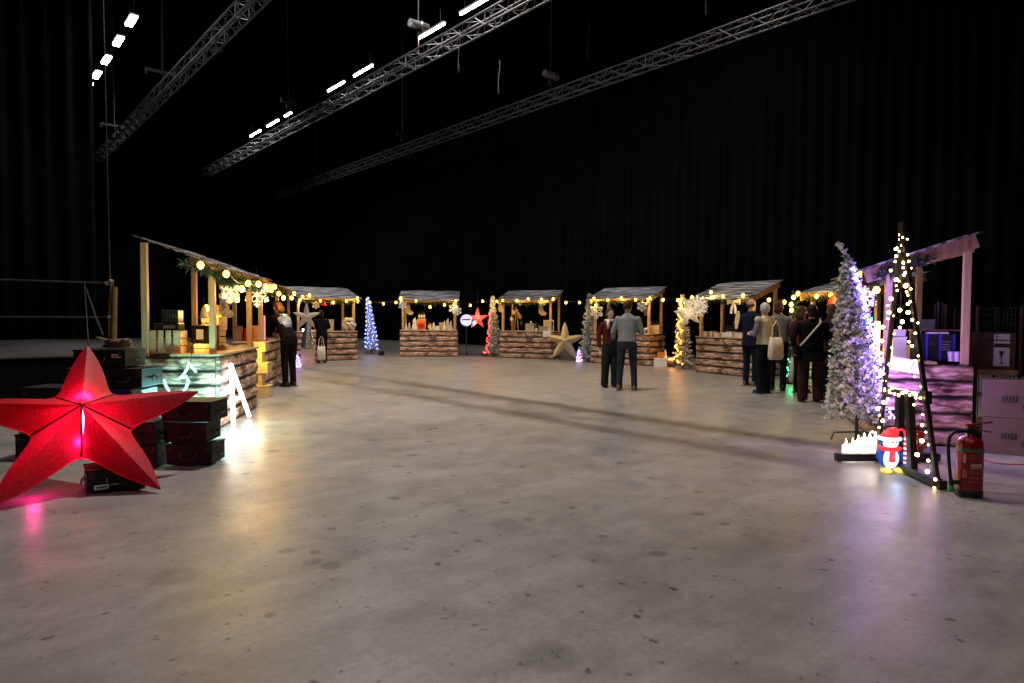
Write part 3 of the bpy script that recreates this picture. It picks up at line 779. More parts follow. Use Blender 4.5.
# ------------------------------------------------------------------ christmas trees
def fir_tree(label, loc, H, rad, seed, m, z0=.16, twigs=170, cone=10, droop=.25, lean=(0, 0), pot=None, group='slim artificial christmas trees', tip=None):
    rr = random.Random(seed); th = thing('christmas_tree', label, 'christmas tree', loc, rr.uniform(0, 6), group)
    th.rotation_euler = (0, 0, 0)
    ln = Vector((lean[0], lean[1], 0))
    def ax(z): return ln * (z / H) ** 1.3 + Vector((0, 0, z))
    MB().tube([ax(H * k / 8 * .97) for k in range(9)], [.022 - .0018 * k for k in range(9)], 7).build('trunk', M['iron'], th)
    mb = MB()
    for i in range(twigs):
        f = (i + rr.random()) / twigs; f = 1 - (1 - f) ** .62
        f = i / twigs; z = z0 + (H - z0) * (1 - (1 - f) ** .85)
        rz = rad * (1 - (z - z0) / (H - z0)) ** .8 + .035
        a = i * 2.399 + rr.uniform(-.3, .3); ln_ = rz * rr.uniform(.72, 1.1)
        d = Vector((math.cos(a), math.sin(a), rr.uniform(-droop, .35) + .35 * ((z / H) ** 3))).normalized()
        b0 = ax(z); mb.tube([b0, b0 + d * ln_], .006, 4, cap=False)
        for k in range(cone):
            g_ = (k + .6) / cone; c = b0 + d * ln_ * g_
            q = Vector((rr.gauss(0, 1), rr.gauss(0, 1), rr.gauss(0, 1))).normalized(); dd = (q + d * 1.0).normalized()
            L = rr.uniform(.05, .085) * (.7 + .3 * min(1, rz / .2)); w2 = L * .36
            s_ = dd.orthogonal().normalized(); t_ = dd.cross(s_)
            mb._add([c - dd * L * .1, c + dd * L * .45 + s_ * w2, c + dd * L * .45 - s_ * w2 * .5 + t_ * w2 * .87, c + dd * L * .45 - s_ * w2 * .5 - t_ * w2 * .87, c + dd * L],
                    [(0, 2, 1), (0, 3, 2), (0, 1, 3), (1, 2, 4), (2, 3, 4), (3, 1, 4)])
    if tip:
        pts = [ax(H * .97)] + [ax(H) + Vector(p) for p in tip]
        mb.tube(pts, .02, 6)
        for p0, p1 in zip(pts, pts[1:]):
            for k in range(16):
                c = p0.lerp(p1, rr.random()); dd = Vector((rr.gauss(0, 1), rr.gauss(0, 1), rr.gauss(0, .6) + .7)).normalized(); mb.caps(c, .009, c + dd * .045, .006, 4)
    mb.build('foliage', m, th)
    if pot:
        MB().lathe([(.10, 0), (.12, .02), (.14, .2), (.125, .2), (.11, .05)], n=14).build('pot', M['black'], th)
    else:
        for k in range(3):
            a = k * 2.094 + .5; ca, sa = math.cos(a), math.sin(a)
            MB().tube([(0, 0, .13), (ca * .24, sa * .24, .10), (ca * .27, sa * .27, .015)], .011, 6).build('leg', M['iron'], th)
    return th, ax, H, rad, z0
def fairy(label, tree, mesh, n, a0, a1, f0=0.02, f1=.98, turns=7, seed=3, out=1.02, group='fairy lights wound on the trees', power=0, col=(1, 1, 1)):
    th0, ax, H, rad, z0 = tree; rr = random.Random(seed); pts = []
    for i in range(n):
        f = f0 + (f1 - f0) * i / (n - 1); z = z0 + (H - z0) * f
        rz = (rad * (1 - f) ** .8 + .035) * out * rr.uniform(.9, 1.1)
        tri = abs(((i * turns * 2 / n) % 2) - 1); a = a0 + (a1 - a0) * tri + rr.uniform(-.12, .12)
        pts.append(Vector(th0.location) + ax(z) + Vector((math.cos(a) * rz, math.sin(a) * rz, 0)))
    th = thing('fairy_lights', label, 'string lights', th0.location, 0, group); o0 = Vector(th0.location)
    MB().tube([p - o0 for p in pts], .003, 4).build('wire', M['cable'], th)
    for p in pts: at_mesh('bulb', mesh, th, p - o0)
    return th
FB = {k: sphere_mesh('bulb', r, EM[e_], 7, 5) for k, e_, r in (('violet', 'violet', .0115), ('bluew', 'bluew', .015), ('red', 'redl', .018), ('orange', 'orangel', .02), ('green', 'greenl', .018), ('warm', 'fairy', .0105), ('pink', 'pink', .018))}

TB = fir_tree('slim christmas tree lit all over in blue, right of the far corner stall', gr(372, 354), 2.16, .22, 21, M['frost'], lean=(-.16, 0), twigs=140)
T2 = fir_tree('frosted christmas tree with its one side lit red, left of the middle stall', gr(494, 357), 2.17, .25, 22, M['frost'], lean=(-.06, 0), twigs=150)
T3 = fir_tree('frosted christmas tree right of the pale gold star, unlit', gr(588, 362), 2.18, .27, 23, M['frost'], lean=(.02, 0), twigs=150)
T4 = fir_tree('frosted christmas tree with orange lights down one side, beside the white star lantern', gr(683, 369), 2.06, .25, 24, M['frost'], lean=(-.05, 0), twigs=150)
T6 = fir_tree('thin dark christmas tree with green lights, between navy suit group and dark coats', gr(791, 384), 2.02, .19, 25, M['greenfir'], pot=True, twigs=120, lean=(.05, 0))
T5L = gr(857, 443); 
T5 = fir_tree('large frosted christmas tree with violet lights, nearest of all, beside the light frame', T5L, 2.08, .31, 26, M['frost'], z0=.30, twigs=300, cone=16, lean=(-.16, 0), tip=[(-.02, 0, .06), (-.05, 0, .12), (-.09, 0, .165), (-.105, 0, .19)])
fairy('blue fairy lights all over the tree right of the far corner stall', TB, FB['bluew'], 98, R(170), R(375), turns=12, seed=31)
fairy('red fairy lights down the tree left of the middle stall', T2, FB['red'], 34, R(185), R(235), 0, .72, turns=5, seed=32)
fairy('orange fairy lights down the tree beside the white star lantern', T4, FB['orange'], 46, R(190), R(250), 0, .95, turns=6, seed=33)
fairy('green fairy lights at the foot of the thin dark tree', T6, FB['green'], 70, R(170), R(370), 0, .22, turns=9, seed=34)
fairy('violet fairy lights down the large frosted tree', T5, FB['violet'], 98, R(282), R(352), .0, .97, turns=16, seed=35, out=1.06)
point_light('green_glow', T6[0].location + Vector((-.12, -.32, .25)), 2.5, (.02, 1, .35), .06)
def flood(label, loc, target, col, em, power):
    th = thing('floodlight', label, 'light', loc, 0, 'small black floodlights on the floor'); d = (Vector(target) - Vector(loc)).normalized()
    q = d.to_track_quat('-Z', 'Y').to_matrix()
    MB().box((0, 0, .11), (.17, .15, .07), q, bev=.01).build('lamp_body', M['black'], th)
    MB().tube([(-.1, 0, .11), (-.1, 0, .01), (.1, 0, .01), (.1, 0, .11)], .010, 6).build('bracket', M['black'], th)
    MB().box(Vector((0, 0, .11)) + d * .037, (.13, .11, .004), q).build('lens', em, th)
    spot_light('flood_beam', Vector(loc) + Vector((0, 0, .11)) + d * .06, target, power, col, 60, .03)
b = T2[0].location; flood('small black floodlight at the foot of the red-lit tree', gr(484.5, 356.5), b + Vector((-.10, -.1, 1.0)), (1, .05, .06), EM['redl'], 40)
b = TB[0].location; flood('small black floodlight right of the blue-lit tree', gr(381.5, 356), b + Vector((0, -.1, 1.0)), (.2, .3, 1), EM['bluew'], 60)

# ------------------------------------------------------------------ hanging decorations
def flake_mesh(r, th, style=0):
    mb = MB()
    def bar(p, q_, wd):
        p, q_ = Vector((p[0], 0, p[1])), Vector((q_[0], 0, q_[1])); d = q_ - p; a = math.atan2(d.z, d.x)
        mb.box((p + q_) / 2, (d.length + wd, th * (1 + .02 * len(mb.bm.faces) % .3), wd), (0, -a, 0))
    N6 = 12 if style == 2 else 6
    for k in range(N6):
        a = R(360 / N6 * k + 30); ca, sa = math.cos(a), math.sin(a); bar((0, 0), (ca * r, sa * r), r * (.13 if style != 2 else .05))
        for f, l in ((.45, .33), (.72, .26)):
            for s_ in (-1, 1):
                a2 = a + s_ * R(55); bar((ca * r * f, sa * r * f), (ca * r * f + math.cos(a2) * r * l, sa * r * f + math.sin(a2) * r * l * (.7 if style == 2 else 1)), r * (.11 if style != 2 else .05))
        if style == 1:
            mb.ball((ca * r * .97, 0, sa * r * .97), (r * .13, th * .8, r * .13), 8, 6)
    mb.lathe([(r * .26, -th / 2), (r * .26, th / 2)], n=12) if False else mb.ball((0, 0, 0), (r * .24, th * .75, r * .24), 10, 6)
    return mb
def snowflake(label, loc, r, m, rz=0, style=0, th=.03, cord=.25, group='hanging snowflakes'):
    t_ = thing('snowflake_ornament', label, 'snowflake', loc, rz, group)
    flake_mesh(r, th, style).build('snowflake', m, t_)
    MB().tube([(0, 0, r * .95), (0, 0, r + cord)], .004, 4).build('hanging_cord', M['cable'], t_)
    return t_
glowpaper = transl('white_felt_board', (.85, .83, .8), .25, .8)
litflake = emat('snowflake_lit', (1, .86, .66), 1.0)
snowflake('big white snowflake hanging behind the front post of the nearest stage-side stall', at(229.5, 291.5, 8.75), .15, M['white'], R(60), 1, .05)
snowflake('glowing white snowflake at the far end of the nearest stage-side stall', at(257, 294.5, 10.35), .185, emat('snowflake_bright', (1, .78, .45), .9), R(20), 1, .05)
snowflake('small snowflake at the left post of the figurine stall', at(402.5, 305.3, 23.05), .15, M['white'])
snowflake('upper of two pink-tinged snowflakes at the right post of the figurine stall', at(453.5, 308.5, 23.25), .17, M['white'], .2, 1)
snowflake('lower of two pink-tinged snowflakes at the right post of the figurine stall', at(457.5, 310.8, 23.0), .15, M['white'], -.2, 1)
snowflake('snowflake left of the woman in the rust sweater', at(596.5, 311.5, 20.3), .23, glowpaper, R(-37), 1)
snowflake('snowflake under the eave right of the grey-shirted man', at(642, 306, 19.3), .16, glowpaper, R(-37), 0)
snowflake('small cream snowflake under the far corner stall roof beside the silver star', at(316, 305, 20.6), .12, M['cream'], R(38), 1)
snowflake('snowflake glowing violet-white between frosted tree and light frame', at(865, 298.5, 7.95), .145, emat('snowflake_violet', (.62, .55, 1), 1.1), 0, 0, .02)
# big white snowflake lantern disc by the orange tree
p = at(697, 306.5, 16.85); snowflake('big round glowing snowflake lantern at the corner of the stall by the orange-lit tree', p, .285, emat('snowflake_warm', (1, .80, .55), .22), R(-30), 2, .12, .2)
whitestar = transl('white_paper_star', (.85, .80, .72), .45, .8)
def facing(rz, tilt=0, rollz=0):
    return Matrix.Rotation(rz, 3, 'Z') @ Matrix.Rotation(tilt, 3, 'X') @ Matrix.Rotation(rollz, 3, 'Y')
star_thing('star_lantern', 'white paper star lantern hanging left of the glowing snowflake disc', at(688.5, 313, 16.7), facing(R(-20), 0, R(-12)), .38, .38, .11, whitestar, 1.8)
point_light('star_lamp', at(688.5, 313, 16.7), .7, (1, .75, .5), .03)
star_thing('star_lantern', 'silver-white star lantern hanging between leaning person and far corner stall', at(306.5, 316.8, 17.3), facing(R(25)), .36, .36, .10, whitestar, 1.9)
gold = mat('gold_glitter_fabric', (.56, .46, .25), .5, .1, var=.25, scale=50)
g0 = gr(563.5, 359); 
star_thing('star_lantern', 'pale gold fabric star standing on the floor against the middle stall', Vector((g0.x, 21.95, .615)), facing(R(-6), R(-14)), .68, .37, .18, gold, 1.9)
rstar = star_thing('star_lantern', 'lit red star lantern hanging beside the round neon sign', at(477.5, 318.8, 23.9), facing(R(-8)), .41, .38, .12, transl('red_pale_fabric', (.85, .22, .18), .5, .7), 2.0)
point_light('star_lamp', at(474.5, 322.5, 23.88), 14, (1, .22, .12), .03)
point_light('star_lamp', at(478, 317, 23.88), 7, (1, .2, .2), .03)
MB().tube([(0, 0, .40), (0, 0, .95)], .006, 4).build('hanging_cord', M['cable'], rstar)
# round neon sign
sg = thing('neon_sign', 'round white sign with blue neon rim and dark red band beside the red star', 'sign', at(466.3, 320.3, 23.7), 0)
disc = MB(); n = 32
disc.ring_loft([[Vector((.155 * math.cos(2 * math.pi * k / n), y, .155 * math.sin(2 * math.pi * k / n))) for k in range(n)] for y in (.0, .04)]).build('face', emat('sign_face', (.55, .68, 1), .55), sg)
MB().tube([Vector((.18 * math.cos(2 * math.pi * k / 32), -.01, .18 * math.sin(2 * math.pi * k / 32))) for k in range(33)], .032, 8).build('neon_rim', emat('neon_blue', (.05, .12, 1), 2.6), sg)
MB().box((0, -.008, .03), (.29, .012, .05)).build('band', mat('magenta_band', (.42, .02, .15), .5), sg)
MB().box((0, .05, -.75), (.03, .03, 1.9)).box((0, .05, -1.69), (.4, .25, .02)).build('stand', M['black'], sg)

# bows, stockings, bells
def stocking(label, loc, m, rz=0, s=1.0, cuff=None, group='stockings hanging in the stalls'):
    th = thing('christmas_stocking', label, 'stocking', loc, rz, group)
    prof = [(-.07, .16), (.07, .16), (.075, .0), (.10, -.06), (.18, -.10), (.19, -.17), (.12, -.21), (.02, -.20), (-.07, -.12)]
    MB().prism([(x * s, z * s) for x, z in prof], .05 * s).build('sock', m, th)
    MB().box((0, 0, .18 * s), (.17 * s, .065 * s, .07 * s), bev=.01).build('cuff', cuff or M['white'], th)
    MB().tube([(0, 0, .2 * s), (0, 0, .34 * s)], .004, 4).build('loop', M['cable'], th)
stocking('dotted grey stocking hanging behind the front post of the nearest stage-side stall', at(224, 306, 8.9), mat('dotted_grey', (.22, .2, .18), .9, var=.8, scale=40), R(60), .75)
stocking('red and cream stocking hanging at the left of the figurine stall', at(408, 309, 23.6), M['cream'], 0, 1.0, M['redfab'])
stocking('knitted stocking hanging at the right of the middle stall', at(541, 309, 22.6), mat('knit_brown', (.40, .26, .17), .9, var=.5, scale=40), R(-23), 1.1)
stocking('small white stocking at the left post of the middle stall', at(500, 307.5, 22.95), M['cream'], R(-23), .8)
def bell(label, loc, m, r=.07, h=.16):
    th = thing('bell_ornament', label, 'ornament', loc, 0, 'bell and cone ornaments under the roofs')
    MB().lathe([(r * 1.1, -h / 2), (r, -h * .42), (r * .75, 0), (r * .45, h * .4), (.01, h / 2)], n=14).build('bell', m, th, smooth=True)
    MB().tube([(0, 0, h / 2), (0, 0, h / 2 + .12)], .004, 4).build('loop', M['cable'], th)
bell('red cone ornament glowing over the shoppers in dark coats', at(833, 300, 12.0), transl('red_cone_cloth', (.75, .08, .03), .4), .10, .19)
point_light('ornament_lamp', at(833, 299, 11.86), 1.2, (1, .35, .08), .02)
bell('red cloth ornament above the glowing violet snowflake', at(862.5, 284.5, 8.1), M['redfab'], .045, .11)
bell('red cloth ornament under the far corner stall roof', at(323, 302.5, 20.8), M['redfab'], .10, .18)
bell('white cloth angel ornament hanging over the nearest stage-side counter', at(204, 312, 8.75), M['cream'], .055, .17)
bw = thing('ribbon_bow', 'white ribbon bow hanging above the navy suit man group', 'bow', at(733.5, 301.5, 16.1), R(-50))
for s_ in (-1, 1):
    MB().ring_loft([[Vector((s_ * x, y, z * k_)) for x, y, z in ((.02, .02, .02), (.02, -.02, .02), (.02, -.02, -.02), (.02, .02, -.02))] if i == 0 else [Vector((s_ * .17, .03, .075)), Vector((s_ * .17, -.03, .075)), Vector((s_ * .17, -.03, -.075)), Vector((s_ * .17, .03, -.075))] for i, k_ in enumerate((1, 1))]).build('loop', M['white'], bw)
    MB().tube([(s_ * .01, 0, -.02), (s_ * .05, 0, -.18), (s_ * .06, 0, -.30)], [.02, .035, .03], 6).build('tail', M['white'], bw)
MB().ball((0, 0, 0), .04).build('knot', M['white'], bw)

# small led cone trees
def led_cone(label, loc, h=.36):
    th = thing('led_cone_tree', label, 'light figure', loc, 0, 'small coloured light figures on the floor')
    MB().lathe([(.10, 0), (.10, .03), (.05, .05)], n=12).build('base', emat('led_yellow', (1, .75, .1), 1.5), th)
    MB().tube([(0, 0, .04), (0, 0, h)], [.09, .02], 10).build('cone', emat('led_blue_body', (.05, .10, 1), 2.5), th)
    for k in range(16):
        a = k * 2.4; z = .06 + (h - .1) * k / 16; r_ = .09 * (1 - (z - .04) / h) + .012
        at_mesh('bulb', (FB['pink'], FB['bluew'])[k % 2], th, (math.cos(a) * r_, math.sin(a) * r_, z))
led_cone('small blue and pink light figure on the floor behind the leaning person', gr(297.5, 367))
led_cone('small blue and pink light figure on the floor between gold star and frosted tree', gr(579, 361.5), .42)

# rope light figure and lit letter on the nearest stage-side stall
n0_ = SL(0, -1.02, .5)
rp = thing('rope_light_figure', 'turquoise rope light figure glowing on the end panel of the nearest stall', 'light', Vector((0, 0, 0)))
Yp = 7.93
pts = [at(x, y, Yp) for x, y in ((164, 380), (166, 386), (169.5, 392), (174, 395.5), (181, 394), (186, 388), (188.5, 381), (186.5, 376.5), (178.5, 378.5), (184, 374), (187.5, 368), (189, 362.5), (192, 367), (196, 372))]
MB().tube(pts, .014, 8).build('rope_tube', EM['cyan'], rp)
wp = [at(193, 342, 8.0), at(190.5, 362, Yp), at(188, 380, Yp)]; MB().tube(wp, .005, 5).build('hanging_wire', M['cable'], rp)
la = thing('triangle_light', 'dazzling white lit triangle frame leaning on the front of the nearest stall', 'light', (0, 0, 0))
u0 = STALL[0][1]; d0 = STALL[0][2]
A0, A1, AT = SL(0, -.93, -.16), SL(0, -.20, -.18), SL(0, -.62, -.055)
A0.z = A1.z = .035; AT.z = .78
A0m, A1m = A0.lerp(AT, .40), A1.lerp(AT, .40)
MB().tube([A0, AT, A1], .026, 8).build('lit_outline', EM['whitel'], la)
MB().tube([A0m, A1m], .020, 8).build('crossbar', EM['whitel'], la)
point_light('rope_glow', at(208, 400, 7.76), 50, (.36, 1, .94), .08)
point_light('frame_glow', SL(0, -.62, -.34, .25), 4.5, (1, .97, .95), .10)

# ------------------------------------------------------------------ black A-shaped light frame
NF, FF = gr(938.5, 489), gr(877, 461)
NF.z = FF.z = 0
mid = (NF + FF) / 2; dirf = (NF - FF).normalized(); perp = Vector((-1, 0, 0)); perp = (perp - dirf * perp.dot(dirf)).normalized()
APX = mid + Vector((-.085, 0, 2.25))
af = thing('light_frame_tree', 'black metal A-shaped tree frame wound with warm fairy lights, beside the violet stall', 'light frame', mid)
L = lambda p: Vector(p) - mid
qf = Matrix((dirf, perp.cross(dirf) * -1, Vector((0, 0, 1)))).transposed()
def bar(p0, p1, wd, m=M['blackm'], nm='bar'):
    return MB().tube([L(p0), L(p1)], wd, 4).build(nm, m, af)
bar(NF + Vector((0, 0, .0)), APX, .024, nm='leg'); bar(FF, APX + dirf * -.01, .022, nm='leg')
hN, hF = NF.lerp(APX, .335), FF.lerp(APX, .335)
bar(hN, hF, .030, nm='crossbar')
for f in (.40, .62):
    t_ = FF.lerp(NF, f); bar(Vector((t_.x, t_.y, .06)), Vector((hF.lerp(hN, f).x, hF.lerp(hN, f).y, hF.z)), .042, nm='upright')
bar(FF + Vector((0, 0, .055)), NF + Vector((0, 0, .05)), .048, nm='base_rail')
fl, fr = gr(836, 462) , FF + Vector((.60, -.02, 0))
bar(fl + Vector((0, 0, .05)), fr + Vector((0, 0, .05)), .052, nm='foot_beam')
bar(NF + dirf * .0 + Vector((-.02, 0, .04)), NF + Vector((.05, 0, .04)), .052, nm='foot_block')
MB().box(L(hN), (.06, .08, .11)).build('bracket', M['blackm'], af); MB().box(L(APX + Vector((0, 0, .01))), (.04, .07, .10)).build('bracket', M['blackm'], af)
# its fairy lights
ft = thing('fairy_lights', 'warm white fairy lights wound up both legs of the black A-shaped frame', 'string lights', mid, 0, 'fairy lights wound on the trees')
rr = random.Random(77); pts = []
for i in range(34):      # near leg, bottom to top
    f = i / 34; pts.append(NF.lerp(APX, .012 + f * .97) + Vector((rr.uniform(-.07, .03) * (1 - .5 * f), rr.uniform(-.05, .05), rr.uniform(-.02, .02))) + Vector((-.045 * (1 - f) - .02, -.02, 0)))
for i in range(16):      # tangle near the top
    f = .60 + .38 * i / 16; pts.append(NF.lerp(APX, f).lerp(FF.lerp(APX, f), rr.random()) + Vector((rr.uniform(-.05, .03), -.03, 0)))
for i in range(32):      # far leg, top to bottom
    f = 1 - i / 32; pts.append(FF.lerp(APX, .04 + f * .94) + Vector((rr.uniform(-.07, .03), rr.uniform(-.05, .05), rr.uniform(-.02, .02))) + Vector((-.03, -.02, 0)))
for i in range(12):      # along the crossbar
    f = i / 11; pts.append(hF.lerp(hN, f) + Vector((rr.uniform(-.06, .0), rr.uniform(-.03, .03), rr.uniform(-.05, .03))))
MB().tube([p - mid for p in pts[:34] + pts[34:]], .0025, 4).build('wire', M['cable'], ft)
for k, p in enumerate(pts): 
    o = at_mesh('bulb', FB['warm'], ft, p - mid); s_ = rr.choice([.8, 1, 1, 1.2, 1.7]); o.scale = (s_, s_, s_)
# ------------------------------------------------------------------ candles
CN = ['leftmost lit white candle on the foot of the light frame, short with one flame', 'second lit white candle from the left on the frame foot, low', 'third lit white candle on the frame foot, wide',
      'fourth lit white candle on the frame foot, with a tall flame', 'fifth lit white candle on the frame foot, tall', 'sixth lit white candle on the frame foot, tall beside the penguin', 'small lit white candle tucked behind the penguin figure']
for k, (px, hh, r_, dy) in enumerate(((846, .155, .036, .06), (852.5, .155, .036, .10), (858, .19, .036, .07), (864, .21, .040, .10), (869.5, .225, .038, .06), (875, .22, .038, .10), (880.5, .19, .03, .17))):
    p = at(px, 450, 6.52 + dy); p.z = 0
    c = thing('led_candle', CN[k], 'candle', p, 0, 'lit candles on the foot of the light frame')
    MB().lathe([(r_, .0), (r_, hh * .97), (r_ * .93, hh), (r_ * .8, hh - .006), (.004, hh - .016)], n=14).build('wax', EM['candle'], c)
    MB().lathe([(.003, hh - .016), (.011, hh + .012), (.008, hh + .03), (.001, hh + .062)], n=8).build('flame', EM['flame'], c)
# ------------------------------------------------------------------ penguin light figure
pg0 = gr(888.5, 471.5)
pg = thing('penguin_figure', 'light-up acrylic penguin with a red santa hat, red scarf and candy cane', 'light figure', pg0, R(8))
navy = emat('penguin_navy', (.01, .08, .5), .8, (.01, .02, .10)); pw = emat('penguin_white', (.78, .90, 1), 1.25); pr_ = emat('penguin_red', (1, .05, .08), .75, (.6, .02, .03)); py = emat('penguin_yellow', (1, .72, .12), .9, (.8, .55, .1))
mb = MB(); mb.ball((0, 0, .145), (.100, .082, .125), 16, 12).ball((0, 0, .285), (.088, .078, .075), 16, 10).build('body', navy, pg, smooth=True)
mb = MB(); mb.ball((-.01, -.026, .140), (.080, .066, .105), 16, 10); mb.ball((-.012, -.03, .278), (.074, .058, .056), 14, 8).build('belly', pw, pg, smooth=True)
mb = MB(); mb.lathe([(.086, .0), (.083, .03), (.06, .06), (.025, .08)], (0, 0, .305), 16, 1, .9); mb.tube([(.0, 0, .37), (.05, -.01, .385), (.095, -.01, .345)], [.045, .035, .02], 8); mb.build('hat', pr_, pg, smooth=True)
mb = MB(); mb.tube([(.088 * math.cos(a * math.pi / 8), -.004 + .080 * math.sin(a * math.pi / 8), .315) for a in range(17)], .018, 7); mb.ball((.103, -.012, .325), .025); mb.build('hat_trim', pw, pg, smooth=True)
mb = MB(); mb.tube([(.088 * math.cos(a * math.pi / 8), .076 * math.sin(a * math.pi / 8), .222) for a in range(17)], .022, 7); mb.tube([(-.03, -.085, .22), (-.05, -.105, .17), (-.045, -.100, .115)], [.022, .024, .026], 7).build('scarf', pr_, pg, smooth=True)
for s_ in (-1, 1):
    MB().ball((s_ * .066, -.055, .024), (.046, .062, .024), 12, 8).build('foot', py, pg, smooth=True)
    MB().ball((s_ * .02 - .012, -.088, .295), (.008, .006, .010), 8, 6).build('eye', M['black'], pg)
    MB().tube([(s_ * .085, 0, .21), (s_ * .125, -.02, .15), (s_ * .115, -.04, .11)], [.022, .024, .012], 7).build('wing', navy, pg, smooth=True)
MB().tube([(-.012, -.085, .277), (-.012, -.115, .270)], [.012, .003], 7).build('beak', py, pg)
cn = [(.125, -.05, .06), (.125, -.05, .34), (.115, -.05, .385), (.085, -.05, .405), (.05, -.05, .395), (.035, -.05, .36)]
MB().tube(cn, .012, 8).build('candy_cane', pr_, pg, smooth=True)
for k in range(6): MB().tube([(.125, -.05, .08 + .045 * k), (.125, -.05, .10 + .045 * k)], .0128, 8).build('cane_stripe', pw, pg)
point_light('penguin_glow', pg0 + Vector((-.05, -.22, .15)), 1.2, (.35, .6, 1), .05)

# ------------------------------------------------------------------ fire extinguishers
def extinguisher(label, loc, s=1.0, rz=0, hose_out=True):
    th = thing('fire_extinguisher', label, 'fire extinguisher', loc, rz, 'fire extinguishers on the floor'); S = lambda p: tuple(x * s for x in p)
    MB().lathe([(.085 * s, .0), (.093 * s, .005 * s), (.093 * s, .045 * s), (.09 * s, .05 * s)], n=24).build('base_ring', M['black'], th, smooth=False)
    MB().lathe([(r_ * s, z * s) for r_, z in ((.088, .045), (.09, .06), (.09, .385), (.083, .42), (.062, .445), (.034, .458), (.026, .465), (.026, .475))], n=28).build('cylinder', M['red'], th, smooth=True)
    def patch(nm, z0, z1, a0, a1, m, r_=.0908):
        a = [R(a0 + (a1 - a0) * k / 12) for k in range(13)]
        mb = MB(); rg = []
        for x in a: rg.append([Vector((rr_ * s * math.sin(x), -rr_ * s * math.cos(x), z * s)) for rr_, z in ((r_ - .002, z0), (r_, z0), (r_, z1), (r_ - .002, z1))])
        mb.ring_loft(rg); return mb.build(nm, m, th)
    patch('label_band', .345, .372, -110, 110, mat('green_label', (.05, .16, .11), .5))
    patch('brand_mark', .235, .262, -30, 22, mat('pale_red_print', (.62, .36, .34), .6))
    patch('brand_mark', .222, .228, -34, 26, mat('pale_red_print', (.62, .36, .34), .6))
    for z in (.322, .305, .290, .20, .188, .15, .12): patch('text_line', z, z + .004, -36, 34, mat('faint_red_print', (.50, .16, .15), .6))
    patch('text_block', .265, .33, -62, -48, mat('pale_red_print', (.62, .36, .34), .6)); patch('text_block', .15, .21, -62, -44, mat('faint_red_print', (.50, .16, .15), .6))
    MB().lathe([(.024 * s, .47 * s), (.028 * s, .48 * s), (.028 * s, .505 * s), (.02 * s, .515 * s)], n=14).box(S((-.05, 0, .495)), S((.09, .022, .022))).build('valve', M['steel'], th)
    MB().box(S((.06, 0, .552)), S((.20, .026, .010)), (0, R(-8), 0), bev=.003).box(S((.0, 0, .53)), S((.06, .03, .04)), bev=.004).build('squeeze_lever', M['red'], th)
    MB().box(S((.07, 0, .505)), S((.17, .024, .010)), (0, R(12), 0), bev=.003).build('carry_handle', M['red'], th)
    MB().tube([S((.02, -.02, .53)), S((.03, -.045, .51)), S((.02, -.05, .48))], .003 * s, 5).build('safety_pin', M['steel'], th)
    hp = [(-.09, 0, .497), (-.13, -.005, .49), (-.165, -.01, .45), (-.178, -.015, .38), (-.17, -.02, .25), (-.155, -.02, .14), (-.15, -.02, .12)]
    MB().tube([S(p) for p in hp], .0125 * s, 8).build('hose', M['cable'], th, smooth=True)
    MB().tube([S((-.15, -.02, .125)), S((-.148, -.02, .085))], .017 * s, 10).box(S((-.115, -.01, .108)), S((.06, .03, .03))).build('hose_clip', M['black'], th)
    MB().tube([S((-.148, -.02, .085)), S((-.147, -.02, .05)), S((-.146, -.02, .035))], [.016 * s, .024 * s, .024 * s], 10).build('nozzle', M['green'], th)
    return th
extinguisher('red fire extinguisher with green hose nozzle standing nearest, in front of cardboard boxes', gr(968.5, 495.5), 1.06)
extinguisher('second fire extinguisher half hidden behind the leg of the light frame', (4.15, 6.66, 0), .62, R(20))

# red cable on the floor
cp = [gr(x, y) + Vector((0, 0, .008)) for x, y in ((985, 461), (995, 464), (1010, 465), (1030, 465.5), (1060, 466))]
th = thing('floor_cable', 'thin red cable on the floor in front of the cardboard boxes', 'cable', cp[0])
MB().tube([p - cp[0] for p in cp], .006, 5).build('cord', mat('red_cable', (.5, .03, .06), .5), th)

# ------------------------------------------------------------------ cardboard boxes, roll cage
cb0 = gr(982, 452.5); rzb = R(-35)
card2 = mat('pinkish_cardboard', (.21, .13, .10), .8, var=.07, scale=5)
for k, lb in enumerate(('lower of two large cardboard boxes behind the red extinguisher', 'upper of two large cardboard boxes behind the red extinguisher')):
    th = thing('cardboard_box', lb, 'box', (cb0.x, cb0.y, 0.392 * k), rzb, 'large cardboard boxes behind the extinguisher')
    W_, D_, H_ = .62, .42, .387
    MB().box((W_ / 2 - (.01 if k else 0), D_ / 2, H_ / 2), (W_, D_, H_), bev=.004).build('carton', card2, th)
    for s_ in (-1, 1): MB().box((W_ / 2, D_ / 2 + s_ * D_ / 4.1, H_ + .003), (W_ - .01, D_ / 2 - .02, .004)).build('flap', card2, th)
    MB().box((W_ / 2, D_ / 2, H_ + .006), (W_ - .02, .05, .002)).build('tape', M['tape'], th)
    for a in range(5): MB().box((.17 + .028 * a, -.001, .205 + (.004 if a % 2 else 0)), (.019, .003, .046 if a < 3 else .062)).build('printed_symbol', M['print'], th)
    MB().box((.22, -.001, .172), (.14, .003, .008)).build('printed_symbol', M['print'], th)
    for a in range(3): MB().box((.44, -.001, .105 + .02 * a), (.22, .003, .012)).build('printed_text', M['print'], th)
rc = thing('roll_cage', 'steel wire roll cage with wooden shelf behind the cardboard boxes', 'trolley', (5.73, 7.72, 0), R(-14))
def rcb(p0, p1, r_=.013): return MB().tube([p0, p1], r_, 6)
for x in (-0.225, 0.225):
    for y in (-.02, .62): MB().tube([(x, y, .14), (x, y, 1.58)], .017, 8).build('post', M['rust'] if y < 0 else M['steel'], rc)
mb = MB()
